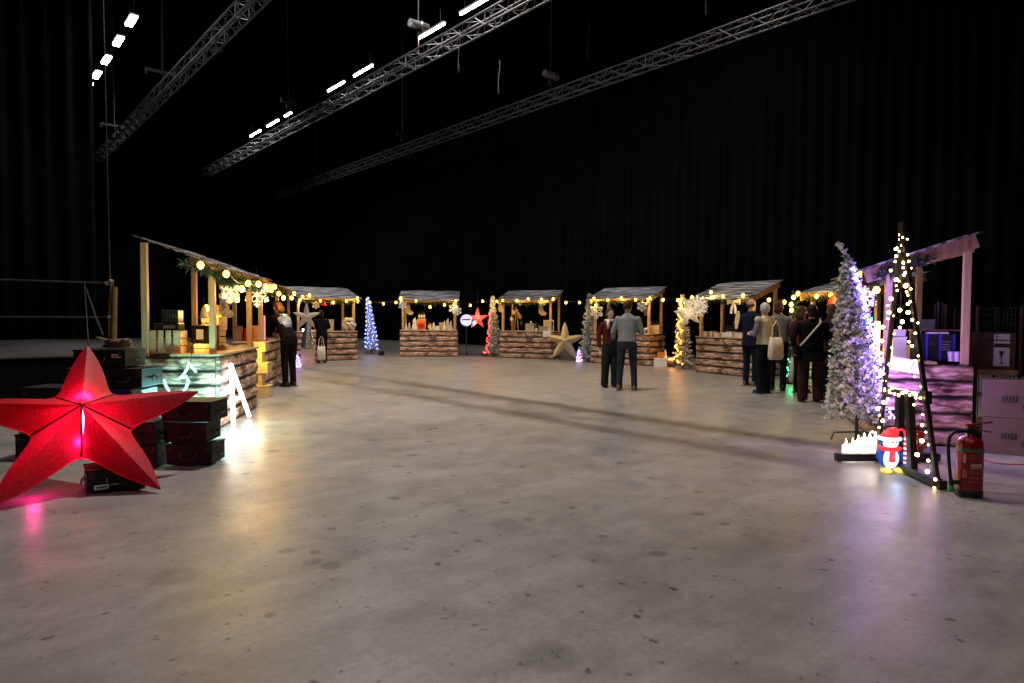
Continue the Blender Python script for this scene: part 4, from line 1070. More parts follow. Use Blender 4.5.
for z in (1.56, 1.48, 1.38, 1.18): mb.tube([(-0.225, -.02, z), (0.225, -.02, z)], .006, 5).tube([(-0.225, .62, z), (0.225, .62, z)], .006, 5)
for k in range(9): mb.tube([(-0.225 + .05625 * k, .62, .2), (-0.225 + .05625 * k, .62, 1.56)], .005, 5)
mb.tube([(-.02, -.02, 1.18), (-.02, -.02, 1.56)], .005, 5)
for s_ in (-1, 1):
    for k in range(6): mb.tube([(s_ * 0.225, .02 + .1 * k, .2), (s_ * 0.225, .02 + .1 * k, 1.56)], .005, 5)
mb.build('wire_mesh', M['steel'], rc)
MB().box((0, .3, .17), (.47, .66, .04), bev=.006).build('base_shelf', M['pine2'], rc)
MB().box((0, .3, .80), (.45, .62, .06), bev=.006).build('shelf', M['pine2'], rc)
for x in (-.19, .19):
    for y in (.05, .55):
        MB().tube([(x - .015, y, .065), (x + .015, y, .065)], .065, 14).box((x, y, .12), (.05, .06, .06)).build('caster', M['black'], rc)
q = Matrix.Rotation(R(-14), 3, 'Z'); base = Vector((5.73, 7.72, 0))
bxp = base + q @ Vector((0, .05, .83))
bx = thing('wine_carton', 'dark brown carton in the roll cage with a white sheet showing a wine glass', 'box', bxp, R(-14))
MB().box((0, .2, .22), (.41, .4, .44), bev=.004).build('carton', mat('dark_carton', (.10, .055, .035), .8), bx)
sh = MB().box((.06, -.003, .235), (.165, .004, .38)).build('label_sheet', M['paper'], bx)
MB().box((.06, -.006, .29), (.16, .003, .045)).build('printed_band', M['print'], sh)
MB().prism([(.03, .225), (.09, .225), (.066, .15), (.064, .085), (.085, .07), (.035, .07), (.056, .085), (.054, .15)], .003, Matrix.Translation((0, -.006, 0))).build('glass_symbol', M['print'], sh)

# ------------------------------------------------------------------ goods builders
def slat_crate(label, loc, d, rz=0, m=None, group='slatted wooden crates on the counters', vert=True):
    m = m or M['crate']; th = thing('slatted_crate', label, 'crate', loc, rz, group); w_, dp, h = d
    MB().box((0, 0, .008), (w_, dp, .016)).build('bottom', m, th)
    for y in (-dp / 2, dp / 2):
        mb = MB(); n = max(3, int(w_ / .09)) if vert else max(2, int(h / .075))
        for k in range(n):
            if vert: mb.box((-w_ / 2 + w_ * (k + .5) / n, y, h / 2), (w_ / n - .028, .012, h))
            else: mb.box((0, y, h * (k + .5) / n), (w_, .012, h / n - .014))
        mb.build('slat_side', m, th)
    for x in (-w_ / 2, w_ / 2):
        mb = MB(); n = max(2, int(h / .085))
        for k in range(n): mb.box((x, 0, h * (k + .5) / n), (.014, dp, h / n - .014))
        mb.build('slat_end', m, th)
    for x in (-w_ / 2 + .02, w_ / 2 - .02):
        for y in (-dp / 2 + .02, dp / 2 - .02): MB().box((x, y, h / 2), (.022, .022, h)).build('corner_batten', m, th)
    return th
def bottle(label, loc, m, h=.28, group='bottles on the counters'):
    th = thing('bottle', label, 'bottle', loc, 0, group); k = h / .28
    MB().lathe([(r_ * k, z * k) for r_, z in ((.033, 0), (.036, .01), (.036, .16), (.028, .19), (.013, .215), (.012, .27), (.0125, .275))], n=14).build('glass', m, th, smooth=True)
    MB().lathe([(.014 * k, .262 * k), (.014 * k, .285 * k)], n=10).build('cap', M['black'], th)
    MB().lathe([(.0365 * k, .05 * k), (.0368 * k, .06 * k), (.0368 * k, .13 * k), (.0365 * k, .14 * k)], n=14).build('label', M['paper'], th)
def cup(label, loc, m, r=.045, h=.10, group='cups and tubs on the counters'):
    th = thing('cup', label, 'cup', loc, 0, group)
    MB().lathe([(r * .8, 0), (r, h), (r * .92, h), (r * .75, .008)], n=12).build('cup_body', m, th)
    MB().tube([(r * .85, 0, h * .25), (r * 1.5, 0, h * .35), (r * 1.5, 0, h * .7), (r * .95, 0, h * .8)], .007, 6).build('handle', m, th)
def carton(label, loc, d, m, rz=0, lidm=None, group='boxes on the counters', name='gift_box', cat='box'):
    th = thing(name, label, cat, loc, rz, group)
    MB().box((0, 0, d[2] / 2), d, bev=.005).build('box_body', m, th)
    MB().box((0, 0, d[2] + .008), (d[0] + .01, d[1] + .01, .022), bev=.004).build('lid', lidm or m, th)
    return th
def gnome(label, loc, h=.3, m=None, hatm=None, group='white felt figurines on the counters'):
    m = m or M['white']; th = thing('felt_figurine', label, 'figurine', loc, 0, group); k = h / .3
    MB().lathe([(.06 * k, 0), (.068 * k, .03 * k), (.05 * k, .12 * k), (.03 * k, .15 * k)], n=12).build('body', m, th, smooth=True)
    MB().ball((0, 0, .165 * k), .038 * k).build('head', m, th, smooth=True)
    MB().tube([(0, 0, .18 * k), (0, 0, .24 * k), (.02 * k, 0, .30 * k)], [.045 * k, .025 * k, .004], 10).build('hat', hatm or m, th)
    MB().ball((0, -.04 * k, .162 * k), .011 * k).build('nose', M['cream'], th)
def deer(label, loc, rz=0, s=1.0, m=None, group='small white reindeer figures'):
    m = m or M['white']; th = thing('reindeer_figure', label, 'figurine', loc, rz, group)
    mb = MB(); mb.caps((-.06 * s, 0, .12 * s), .035 * s, (.06 * s, 0, .125 * s), .04 * s); mb.caps((.06 * s, 0, .13 * s), .026 * s, (.10 * s, 0, .21 * s), .018 * s); mb.caps((.10 * s, 0, .215 * s), .022 * s, (.145 * s, 0, .205 * s), .014 * s); mb.build('body', m, th, smooth=True)
    for x in (-.06, .06):
        for y in (-.02, .02): MB().caps((x * s, y * s, .11 * s), .012 * s, (x * s, y * s, .008 * s), .008 * s, 6).build('leg', m, th)
    for y in (-1, 1): MB().tube([(.10 * s, y * .01 * s, .23 * s), (.09 * s, y * .04 * s, .28 * s), (.11 * s, y * .055 * s, .32 * s)], .005 * s, 5).tube([(.09 * s, y * .04 * s, .28 * s), (.06 * s, y * .05 * s, .305 * s)], .004 * s, 5).build('antler', m, th)
def lantern(label, loc, m, glow=None, h=.3, w_=.14, group='lanterns on and beside the counters'):
    th = thing('lantern', label, 'lantern', loc, 0, group)
    MB().box((0, 0, .012), (w_, w_, .024)).box((0, 0, h - .05), (w_, w_, .02)).build('frame_plate', m, th)
    for x in (-1, 1):
        for y in (-1, 1): MB().box((x * w_ * .46, y * w_ * .46, h / 2 - .02), (.012, .012, h - .06)).build('corner_post', m, th)
    MB().lathe([(w_ * .6, h - .04), (w_ * .2, h), (.01, h + .01)], n=4).build('cap', m, th)
    MB().tube([(-.03, 0, h), (-.03, 0, h + .05), (.03, 0, h + .05), (.03, 0, h)], .004, 5).build('carry_ring', m, th)
    MB().lathe([(.03, .024), (.03, .13), (.004, .135)], n=10).build('candle', glow or M['cream'], th)
cz = CH
# --- nearest stage-side stall
def s(i, x, y, z=cz): return SL(i, x, y, z)
r0_ = R(98.6)
slat_crate('pale slatted crate standing at the near end of the nearest stage-side counter', at(168.5, 352.5, 8.33).to_2d().to_3d() + Vector((0, 0, cz)), (.36, .24, .29), R(8))
th = thing('shelf_board', 'dark plank table inside the nearest stage-side stall', 'table', SL(0, .1, .72, 0), r0_)
MB().box((0, 0, cz - .02), (1.75, .42, .04)).build('table_top', M['pine2'], th)
for sx in (-.8, .8):
    for sy in (-.15, .15): MB().box((sx, sy, (cz - .04) / 2), (.05, .05, cz - .04)).build('leg', M['pine2'], th)
slat_crate('low slatted crate behind the pale crate on the nearest stage-side counter', at(190, 352, 8.75).to_2d().to_3d() + Vector((0, 0, cz)), (.26, .2, .13), R(8), vert=False)
p = at(204.5, 352, 8.42).to_2d().to_3d() + Vector((0, 0, cz)); slat_crate('low crate lit from inside beside the front post of the nearest stage-side stall', p, (.2, .17, .125), R(8), vert=False)
point_light('crate_bulb', p + Vector((.0, -.16, .10)), 1.6, (1, .62, .15), .03)
mc = thing('coffee_machine', 'black boxy machine with a pale grid on the pale crate', 'machine', at(173, 352, 8.42).to_2d().to_3d() + Vector((0, 0, cz + .2905)), R(8))
MB().box((0, 0, .13), (.20, .2, .26), bev=.012).box((-.04, 0, .045), (.30, .22, .09), bev=.01).build('housing', M['black'], mc)
mb = MB()
for k in range(4): mb.box((.02, -.102, .12 + .03 * k), (.13, .004, .003))
for k in range(4): mb.box((-.03 + .033 * k, -.102, .165), (.003, .004, .10))
mb.build('grille', M['alu'], mc)
MB().box((0, -.115, .045), (.14, .005, .04)).build('tray', M['grey'], mc)
carton('dark box behind the paper card on the nearest stage-side counter', at(205, 352, 9.0).to_2d().to_3d() + Vector((0, 0, cz)), (.46, .22, .33), M['black'], R(98))
cd = thing('table_card', 'white price card in a black holder behind the front post', 'card', at(200, 352, 8.5).to_2d().to_3d() + Vector((0, 0, cz)), R(20))
MB().box((0, 0, .235), (.085, .006, .13)).build('card', M['paper'], cd); MB().box((0, .03, .03), (.14, .1, .06), bev=.01).tube([(0, .008, .05), (0, .008, .2)], .008, 6).build('holder', M['black'], cd)
bs = thing('black_basket', 'black round basket on the counter right of the front post of the nearest stage-side stall', 'basket', s(0, -.58, .30), 0)
mb = MB(); mb.lathe([(.09, 0), (.105, .08), (.11, .16), (.095, .16), (.085, .02)], n=16).build('basket_body', M['black'], bs)
for k in range(12): MB().box((.108 * math.cos(k * .524), .108 * math.sin(k * .524), .09), (.008, .02, .15), k * .524).build('stave', M['rust'], bs)
cup('small brown pot on the counter edge of the nearest stage-side stall', s(0, -.18, .2), M['wicker'], .05, .07)
cup('pale mug at the far end of the nearest stage-side counter', s(0, .10, .2), M['white'], .04, .08)
slat_crate('lower crate of the slatted tower on the nearest stage-side counter', s(0, .28, .40), (.3, .22, .27), r0_, vert=False)
slat_crate('upper crate of the slatted tower on the nearest stage-side counter', s(0, .28, .40, cz + .2715), (.40, .24, .20), r0_, vert=True)
slat_crate('small crate topping the slatted tower on the nearest stage-side counter', s(0, .28, .40, cz + .473), (.14, .14, .16), r0_, vert=False)
# tower of small crates between the first two stalls
tx, ty = -4.42, 11.55
ct = [(.30, .30, .21, 0), (.17, .2, .215, .06), (.27, .26, .19, 0), (.16, .2, .19, .05), (.20, .24, .17, 0)]
zt = 0
for k, (w_, dp, hh, ox) in enumerate(ct):
    carton(('lowest, widest block of the yellow-lit wooden tower between the first two stalls', 'second block up of the yellow-lit wooden tower', 'middle block of the yellow-lit wooden tower', 'fourth block up of the yellow-lit wooden tower', 'topmost block of the yellow-lit wooden tower')[k],
           (tx - ox, ty, zt), (w_, dp, hh - .022), M['crate'], R(5), group='wooden blocks of the tower between two stalls', name='wooden_block', cat='block')
    zt += hh
point_light('tower_bulb', (tx + .10, ty - .40, .75), 11, (1, .70, .10), .04)
# --- second stage-side stall
for k, (x, y, m, lb) in enumerate(((-.65, .35, 'redfab', 'tall red gift carton on the second stage-side counter'), (-.4, .3, 'crate', 'pine gift box on the second stage-side counter'), (.1, .4, 'white', 'white gift box on the second stage-side counter'), (-.85, .5, 'wicker', 'brown gift box at the near end of the second stage-side counter'))):
    carton(lb, s(1, x, y), (.16, .14, .22 + .05 * (k % 2)), M[m], R(100))
rbl = thing('red_light_strip', 'red neon strip standing at the post of the second stage-side stall', 'light', SL(1, -.60, .07, CH)); MB().tube([(0, 0, .0), (0, 0, .48)], .014, 8).build('tube', emat('red_neon', (1, .03, .05), 6), rbl)
MB().lathe([(.05, 0), (.05, .012), (.02, .014)], n=12).build('base', M['black'], rbl)
mr = thing('oval_wreath', 'oval white wreath standing against the second stage-side stall at the feet of the leaning person', 'wreath', gr(280.8, 385.5) + Vector((0, 0, .02)), R(5))
pts = [Vector((.125 * math.cos(a * math.pi / 14), .05 * (.5 - .5 * math.sin(a * math.pi / 14)) * 1.6, .30 + .27 * math.sin(a * math.pi / 14))) for a in range(29)]
MB().tube(pts, .03, 8).build('ring', M['white'], mr)
garland_mesh(pts, .07, 60, 88).build('twigs', mat('dried_twigs', (.30, .16, .13), .9), mr)
# --- far corner stall
sq = thing('sequin_tree', 'silver sequin cone tree on a wooden box below the hanging star lantern', 'christmas tree', (0, 0, .50)); p = gr(308, 366); sq.location = (p.x, p.y, .50)
MB().lathe([(.16, 0), (.20, .04), (.15, .35), (.08, .62), (.01, .86)], n=20).build('cone', M['silver'], sq)
MB().ball((0, 0, .87), .025).build('finial', M['silver'], sq)
carton('wooden box under the silver sequin tree', (p.x, p.y, 0), (.36, .36, .476), M['crate'], .2, name='wooden_block', cat='block', group='wooden boxes on the floor')
for k in range(4): lb = ('first', 'second', 'third', 'fourth')[k]; cup(lb + ' lit tea glass from the left on the far corner counter', s(2, -.72 + .11 * k, .2), EM['candle'] if k % 2 == 0 else M['white'], .035, .08)
carton('clear display case on the far corner counter', s(2, .15, .45), (.40, .25, .36), mat('pale_acrylic', (.42, .42, .42), .15), R(38)); carton('brown carton on the far corner counter', s(2, -.25, .5), (.25, .25, .22), M['card'], R(38))
shp = thing('sheep_plush', 'fluffy white sheep toy at the right end of the far corner counter', 'toy', s(2, .78, .10), R(38))
rr = random.Random(5); mb = MB()
for k in range(60):
    d = Vector((rr.gauss(0, 1), rr.gauss(0, 1), rr.gauss(0, 1))).normalized(); mb.ball(Vector((0, 0, .22)) + Vector((d.x * .2, d.y * .14, d.z * .17)), .055, 7, 5)
mb.build('fleece', mat('fleece_white', (.72, .66, .58), .9), shp)
MB().ball((-.15, -.10, .36), (.07, .08, .09)).build('head', M['cream'], shp)
for x in (-.1, .1):
    for y in (-.07, .07): MB().caps((x, y, .1), .03, (x, y, .02), .028, 8).build('leg', M['cream'], shp)
# --- figurine stall
for x, y, hh, lb in ((-.82, .15, .24, 'small white felt figurine at the left post of the figurine stall'), (-.72, .3, .28, 'second white felt figurine from the left post of the figurine stall'), (-.52, .2, .46, 'tall white felt figurine left of the framed picture'), (-.44, .35, .40, 'white felt figurine tucked behind the framed picture'),
                     (.05, .2, .24, 'white felt figurine in the middle of the figurine stall'), (.16, .25, .28, 'white felt figurine right of the middle of the figurine stall'), (.55, .2, .34, 'white felt figurine left of the pale cluster on the figurine stall'), (.66, .3, .42, 'tallest white felt figurine at the right of the figurine stall'), (.78, .2, .34, 'white felt figurine by the right post of the figurine stall')):
    gnome(lb, s(3, x, y), hh)
fr = thing('picture_frame', 'pine framed panel with a red lower half on the figurine counter', 'picture', s(3, -.27, .25), R(3))
MB().box((0, 0, .20), (.30, .10, .40), bev=.004).build('frame', M['crate'], fr); MB().box((0, -.053, .13), (.25, .01, .20)).build('red_panel', M['redfab'], fr); MB().box((0, -.053, .29), (.25, .01, .12)).build('upper_panel', M['orange'], fr)
for k in range(3): bottle(('left', 'middle', 'right')[k] + ' amber bottle standing on the framed panel of the figurine stall', s(3, -.36 + .09 * k, .25, cz + .401), M['glass'], .26)
carton('pine crate right of the middle of the figurine stall', s(3, .46, .4), (.20, .2, .25), M['crate'])
carton('small white gift box on the figurine counter', s(3, .30, .15), (.14, .12, .13), M['white'])
bottle('dark bottle right of the framed panel on the figurine counter', s(3, -.02, .4), M['glass'], .33)
# --- middle stall
rack = thing('scarf_rack', 'wooden rack hung with orange and grey scarves at the left of the middle stall', 'rack', s(4, -.52, .38), R(-23))
MB().tube([(-.05, 0, 0), (0, 0, .85)], .018, 6).tube([(.05, .1, 0), (0, 0, .85)], .018, 6).build('stand', M['pine2'], rack)
rr = random.Random(8)
for k in range(14):
    a = rr.uniform(0, 6.28); z = .14 + .56 * rr.random(); r_ = .26 * (1 - z / .95) + .04
    MB().ball((math.cos(a) * r_, math.sin(a) * r_ * .6 - .03, z), (.06, .05, .085), 8, 6).build('scarf', M[('orange', 'grey', 'orange', 'soil', 'cream')[k % 5]], rack)
tin = carton('square grey tin with a round knob on the middle counter', s(4, .08, .3), (.32, .24, .24), mat('grey_tin', (.36, .34, .30), .5), R(-23))
MB().ball((0, 0, .30), .045).build('knob', M['grey'], tin)
pot = thing('black_kettle', 'black kettle on the middle counter right of the grey tin', 'kettle', s(4, .38, .3)); MB().lathe([(.09, 0), (.12, .06), (.11, .15), (.05, .2), (.015, .22)], n=16).build('kettle_body', M['black'], pot, smooth=True)
MB().tube([(-.09, 0, .17), (-.06, 0, .28), (.06, 0, .28), (.09, 0, .17)], .010, 6).build('handle', M['black'], pot); MB().tube([(.1, 0, .08), (.18, 0, .17)], [.03, .015], 8).build('spout', M['black'], pot)
cup('white cup beside the black kettle', s(4, .35, .12), M['white'], .04, .09); cup('white mug between kettle and wooden box', s(4, .50, .12), M['white'], .045, .11)
carton('brown wooden box on the middle counter by its right post', s(4, .66, .35), (.20, .2, .36), M['crate'], R(-23)); carton('grey basket box in front of the brown wooden box', s(4, .62, .12), (.26, .14, .14), mat('grey_basket', (.30, .25, .2), .8), R(-23))
lantern('tall cream lantern at the right end of the middle counter', s(4, .86, .16), M['cream'], EM['candle'], .40, .20)
tw = thing('tea_towel', 'white cloth hanging over the counter edge of the middle stall beside the gold star', 'cloth', s(4, .80, -.03, cz), R(-23))
MB().box((0, .05, .006), (.30, .14, .010)).box((0, -.018, -.10), (.28, .012, .21)).build('cloth', M['white'], tw)
# --- stall behind the couple
deer('left white reindeer figure on the counter behind the grey-shirted man', s(5, .62, .15), R(150)); deer('right white reindeer figure by the post of the stall behind the couple', s(5, .82, .12), R(20), 1.1)
pb = carton('wooden planter box at the right end of the counter behind the couple', s(5, .93, .55), (.30, .24, .24), M['crate'], R(-37), name='planter')
garland_mesh([(-.1, 0, .30), (.1, 0, .32)], .08, 260, 5).build('plant', M['garland'], pb)
cup('white tub on the counter behind the couple', s(5, .45, .2), M['white'], .06, .12); gnome('white felt figurine behind the couple', s(5, .15, .3), .3)
wb = gr(661.5, 367.3); carton('white box on the floor at the corner of the stall behind the couple', (wb.x, wb.y + .15, 0), (.36, .28, .24), M['white'], R(-10), group='boxes on the floor')
carton('orange tin on the white floor box', (wb.x + .02, wb.y + .15, .262), (.17, .15, .14), M['orange'], .1, group='boxes on the floor')
gnome('white felt figurine on the white floor box', (wb.x + .13, wb.y + .12, .262), .24)
pk = gr(671.3, 367); pkn = thing('pumpkin_lantern', 'round dark lantern glowing orange on the floor beside the white box', 'lantern', (pk.x, pk.y + .1, 0), 0, 'lanterns on and beside the counters')
mb = MB()
rings = []
for j in range(9):
    a = math.pi * (j + .3) / 8.6; rings.append([Vector((.125 * math.sin(a) * (1 + .07 * math.cos(k * math.pi / 2)) * math.cos(k * math.pi / 12), .125 * math.sin(a) * (1 + .07 * math.cos(k * math.pi / 2)) * math.sin(k * math.pi / 12), .12 - .11 * math.cos(a))) for k in range(24)])
mb.ring_loft(rings).build('shell', M['wicker'], pkn); MB().lathe([(.075, .20), (.07, .235), (.03, .25)], n=12).build('glow_opening', emat('ember', (1, .42, .06), 9), pkn)
point_light('ember_lamp', (pk.x + .02, pk.y - .06, .30), 3, (1, .45, .08), .03)
# --- stall with the three shoppers
rr = random.Random(12)
for k in range(7):
    carton(('white pack nearest the left post on the counter by the navy suit group', 'second white pack from the left post by the navy suit group', 'third white pack, stacked goods by the navy suit group', 'fourth pale pack in the row by the navy suit group', 'fifth white pack in the row by the navy suit group', 'sixth pale pack in the row by the navy suit group', 'last white pack beside the navy suit man')[k],
           s(6, -.80 + .21 * k, .18 + .06 * (k % 2)), (.15, .13, .08 + .05 * rr.random()), M[('white', 'paper', 'cream')[k % 3]], R(-61) + rr.uniform(-.4, .4))
bc = thing('black_cabinet', 'black cloth-draped cabinet behind the counter by the navy suit group', 'cabinet', SL(6, -.25, .72, 0), R(-61))
MB().box((0, 0, .60), (.5, .26, 1.20), bev=.02).build('body', M['soil'], bc); MB().box((0, 0, 1.215), (.54, .3, .03), bev=.01).build('top', M['soil'], bc)
cup('copper pot on the black cabinet', SL(6, -.3, .72, 1.231), M['wicker'], .06, .10)
hc = thing('hanging_cloth', 'pale apron hanging under the roof by the navy suit group', 'cloth', at(738, 320, 15.95), R(-50))
MB().ring_loft([[Vector((x * w_, .02 * math.sin(x * 9 + k), z)) for x in (-1, -.6, -.2, .2, .6, 1)] + [Vector((x * w_, .02 * math.sin(x * 9 + k) + .012, z)) for x in (1, .6, .2, -.2, -.6, -1)] for k, (w_, z) in enumerate(((.07, -.22), (.08, -.05), (.06, .10), (.02, .22)))]).build('apron', M['cream'], hc)
# --- dark coats stall
for k in range(3): carton(('left', 'middle', 'right')[k] + ' gift carton on the counter behind the dark coats', s(7, -.6 + .5 * k, .3), (.2, .18, .2), M[('redfab', 'crate', 'white')[k]], R(-79))
# --- violet stall goods
I9 = 8; r9 = R(-107.5)
def s9(px, Y, z=cz): p = at(px, 340, Y); return Vector((p.x, p.y, z))
for k, (px, w_, lb) in enumerate(((919, .13, 'left black wine carton on the violet stall counter'), (930.5, .17, 'middle black wine carton with a bird print on the violet stall'), (943.5, .18, 'right black wine carton with a gold seal on the violet stall'))):
    p = s9(px, 7.62 - .02 * k); th = thing('wine_carton', lb, 'box', p, R(-12), 'black wine cartons on the violet stall')
    MB().box((0, 0, .155), (w_, .16, .31), bev=.004).build('carton', M['black'], th)
    MB().box((w_ / 2 - .012, -.082, .155), (.022, .004, .30)).build('blue_edge', mat('blue_print', (.05, .03, .45), .5), th)
    if k == 1: MB().ball((0, -.081, .20), (.035, .004, .02), 10, 6).build('bird_print', M['rust'], th)
    if k == 2:
        MB().lathe([(.022, -.002), (.022, .002)], n=14).build('gold_seal', M['rust'], th).matrix_local = Matrix.Translation((-.01, -.082, .055)) @ Matrix.Rotation(R(90), 4, 'X')
        for a in range(4): MB().box((-.01, -.082, .13 + .03 * a), (.10, .003, .008)).build('text_line', M['grey'], th)
    if k: MB().box((.02 - .02 * k, -.02, .318), (.09, .10, .02)).build('label_sheet', M['paper'], th)
cup('clear plastic cup on the violet stall counter beside the post', s9(957.5, 7.42), mat('pale_plastic', (.55, .5, .62), .3), .035, .11); cup('second clear plastic cup beside the right black wine carton', s9(951.5, 7.45), mat('pale_plastic', (.55, .5, .62), .3), .035, .11)
bk9 = thing('plank_shelf', 'plank shelf on battens standing on the violet stall counter', 'shelf', s9(938, 7.87), R(-12))
MB().box((0, 0, .345), (.62, .12, .02)).build('board', M['pine2'], bk9)
for x in (-.28, .28): MB().box((x, 0, .168), (.03, .1, .335)).build('support', M['pine2'], bk9)
for k, px in enumerate((934.5, 937.5, 942, 945)):
    p = s9(px, 7.86, cz + .3555); th = thing('glass_tube', ('first', 'second', 'third', 'fourth')[k] + ' tall slim glass tube on the plank shelf of the violet stall', 'vase', p, 0, 'slim glass tubes on the plank shelf')
    hh = (.30, .33, .32, .30)[k]; MB().lathe([(.011, 0), (.013, .01), (.013, hh), (.010, hh), (.009, .012)], n=8).build('tube', M['rust'] if k % 2 else M['steel'], th); MB().lathe([(.017, 0), (.017, .008)], n=8).build('foot', M['steel'], th)
carton('grey laptop-like flat box standing on the plank shelf end', s9(926, 7.87, cz + .3555), (.17, .05, .10), M['grey'], R(-12))
tb = carton('tall white box on the violet stall behind the light frame', s9(897.5, 7.75), (.15, .14, .25), M['white'], R(-12)); 
carton('small white box standing on the tall white box', s9(898.5, 7.75, cz + .275), (.115, .11, .06), M['white'], R(-12))
carton('pale carton under the tall white box on the violet stall', s9(906, 8.05), (.26, .2, .14), M['cream'], R(-12))
sh = thing('slanted_board', 'white slanted menu board leaning on the end of the violet stall', 'board', at(904, 365, 7.22), R(-12))
MB().box((0, 0, 0), (.37, .012, .16), (R(-28), R(9), 0)).build('board', M['white'], sh)
MB().box((0, .10, -.02), (.02, .2, .02)).build('bracket', M['pine2'], sh)
lt = thing('led_light_bar', 'upright white light bar by the violet stall post', 'light', (at(877, 335, 8.05).x, 8.05, .96)); MB().box((0, 0, .22), (.06, .05, .44), bev=.01).build('bar', emat('warmwhite_bar', (1, .62, .45), 1.6), lt)
point_light('violet_fill', (4.22, 7.0, .85), 30, (.38, .18, 1.0), .10)  # added violet fill for the stall's end panel, no lamp stands here
point_light('violet_glow', (4.14, 7.28, .95), 5, (.24, .18, 1), .06)
point_light('fairy_glow', (3.78, 6.35, .75), 13, (1, .6, .25), .08)
point_light('violet_fill', (4.16, 7.12, 1.75), 14, (.26, .16, 1.0), .08)  # added violet fill for the garland, no lamp hangs here
bt = thing('blue_figure_light', 'little turquoise and blue light cluster hanging behind the frosted tree', 'light', at(870, 325, 9.0)); 
for k in range(9): at_mesh('bulb', FB['green'] if k % 2 else FB['bluew'], bt, (.03 * math.sin(k * 2.1), 0, -.12 + .03 * k))
MB().tube([(0, 0, -.14), (0, 0, .5)], .004, 4).build('wire', M['cable'], bt)

# ------------------------------------------------------------------ people
def remeshed(mb, name, m, parent, vox=.014, smooth_it=4):
    me = bpy.data.meshes.new(name); bmesh.ops.recalc_face_normals(mb.bm, faces=mb.bm.faces[:]); mb.bm.to_mesh(me); mb.bm.free()
    tmp = bpy.data.objects.new('tmp', me); C.objects.link(tmp)
    md = tmp.modifiers.new('r', 'REMESH'); md.mode = 'VOXEL'; md.voxel_size = vox
    if smooth_it:
        sm = tmp.modifiers.new('s', 'SMOOTH'); sm.iterations = smooth_it; sm.factor = .5
    dg = bpy.context.evaluated_depsgraph_get(); dg.update()
    new = bpy.data.meshes.new_from_object(tmp.evaluated_get(dg))
    bpy.data.objects.remove(tmp); bpy.data.meshes.remove(me)
    new.name = name; new.materials.clear(); new.materials.append(m)
    new.polygons.foreach_set('use_smooth', [True] * len(new.polygons))
    o = bpy.data.objects.new(name, new); C.objects.link(o); o.parent = parent; return o
def loft_ell(mb, secs, n=14):
    """secs: (centre, rx, ry, tilt about x)"""
    rings = []
    for c, rx, ry, tl in secs:
        q = Matrix.Rotation(tl, 3, 'X')
        rings.append([Vector(c) + q @ Vector((rx * math.cos(2 * math.pi * k / n), ry * math.sin(2 * math.pi * k / n), 0)) for k in range(n)])
    mb.ring_loft(rings)
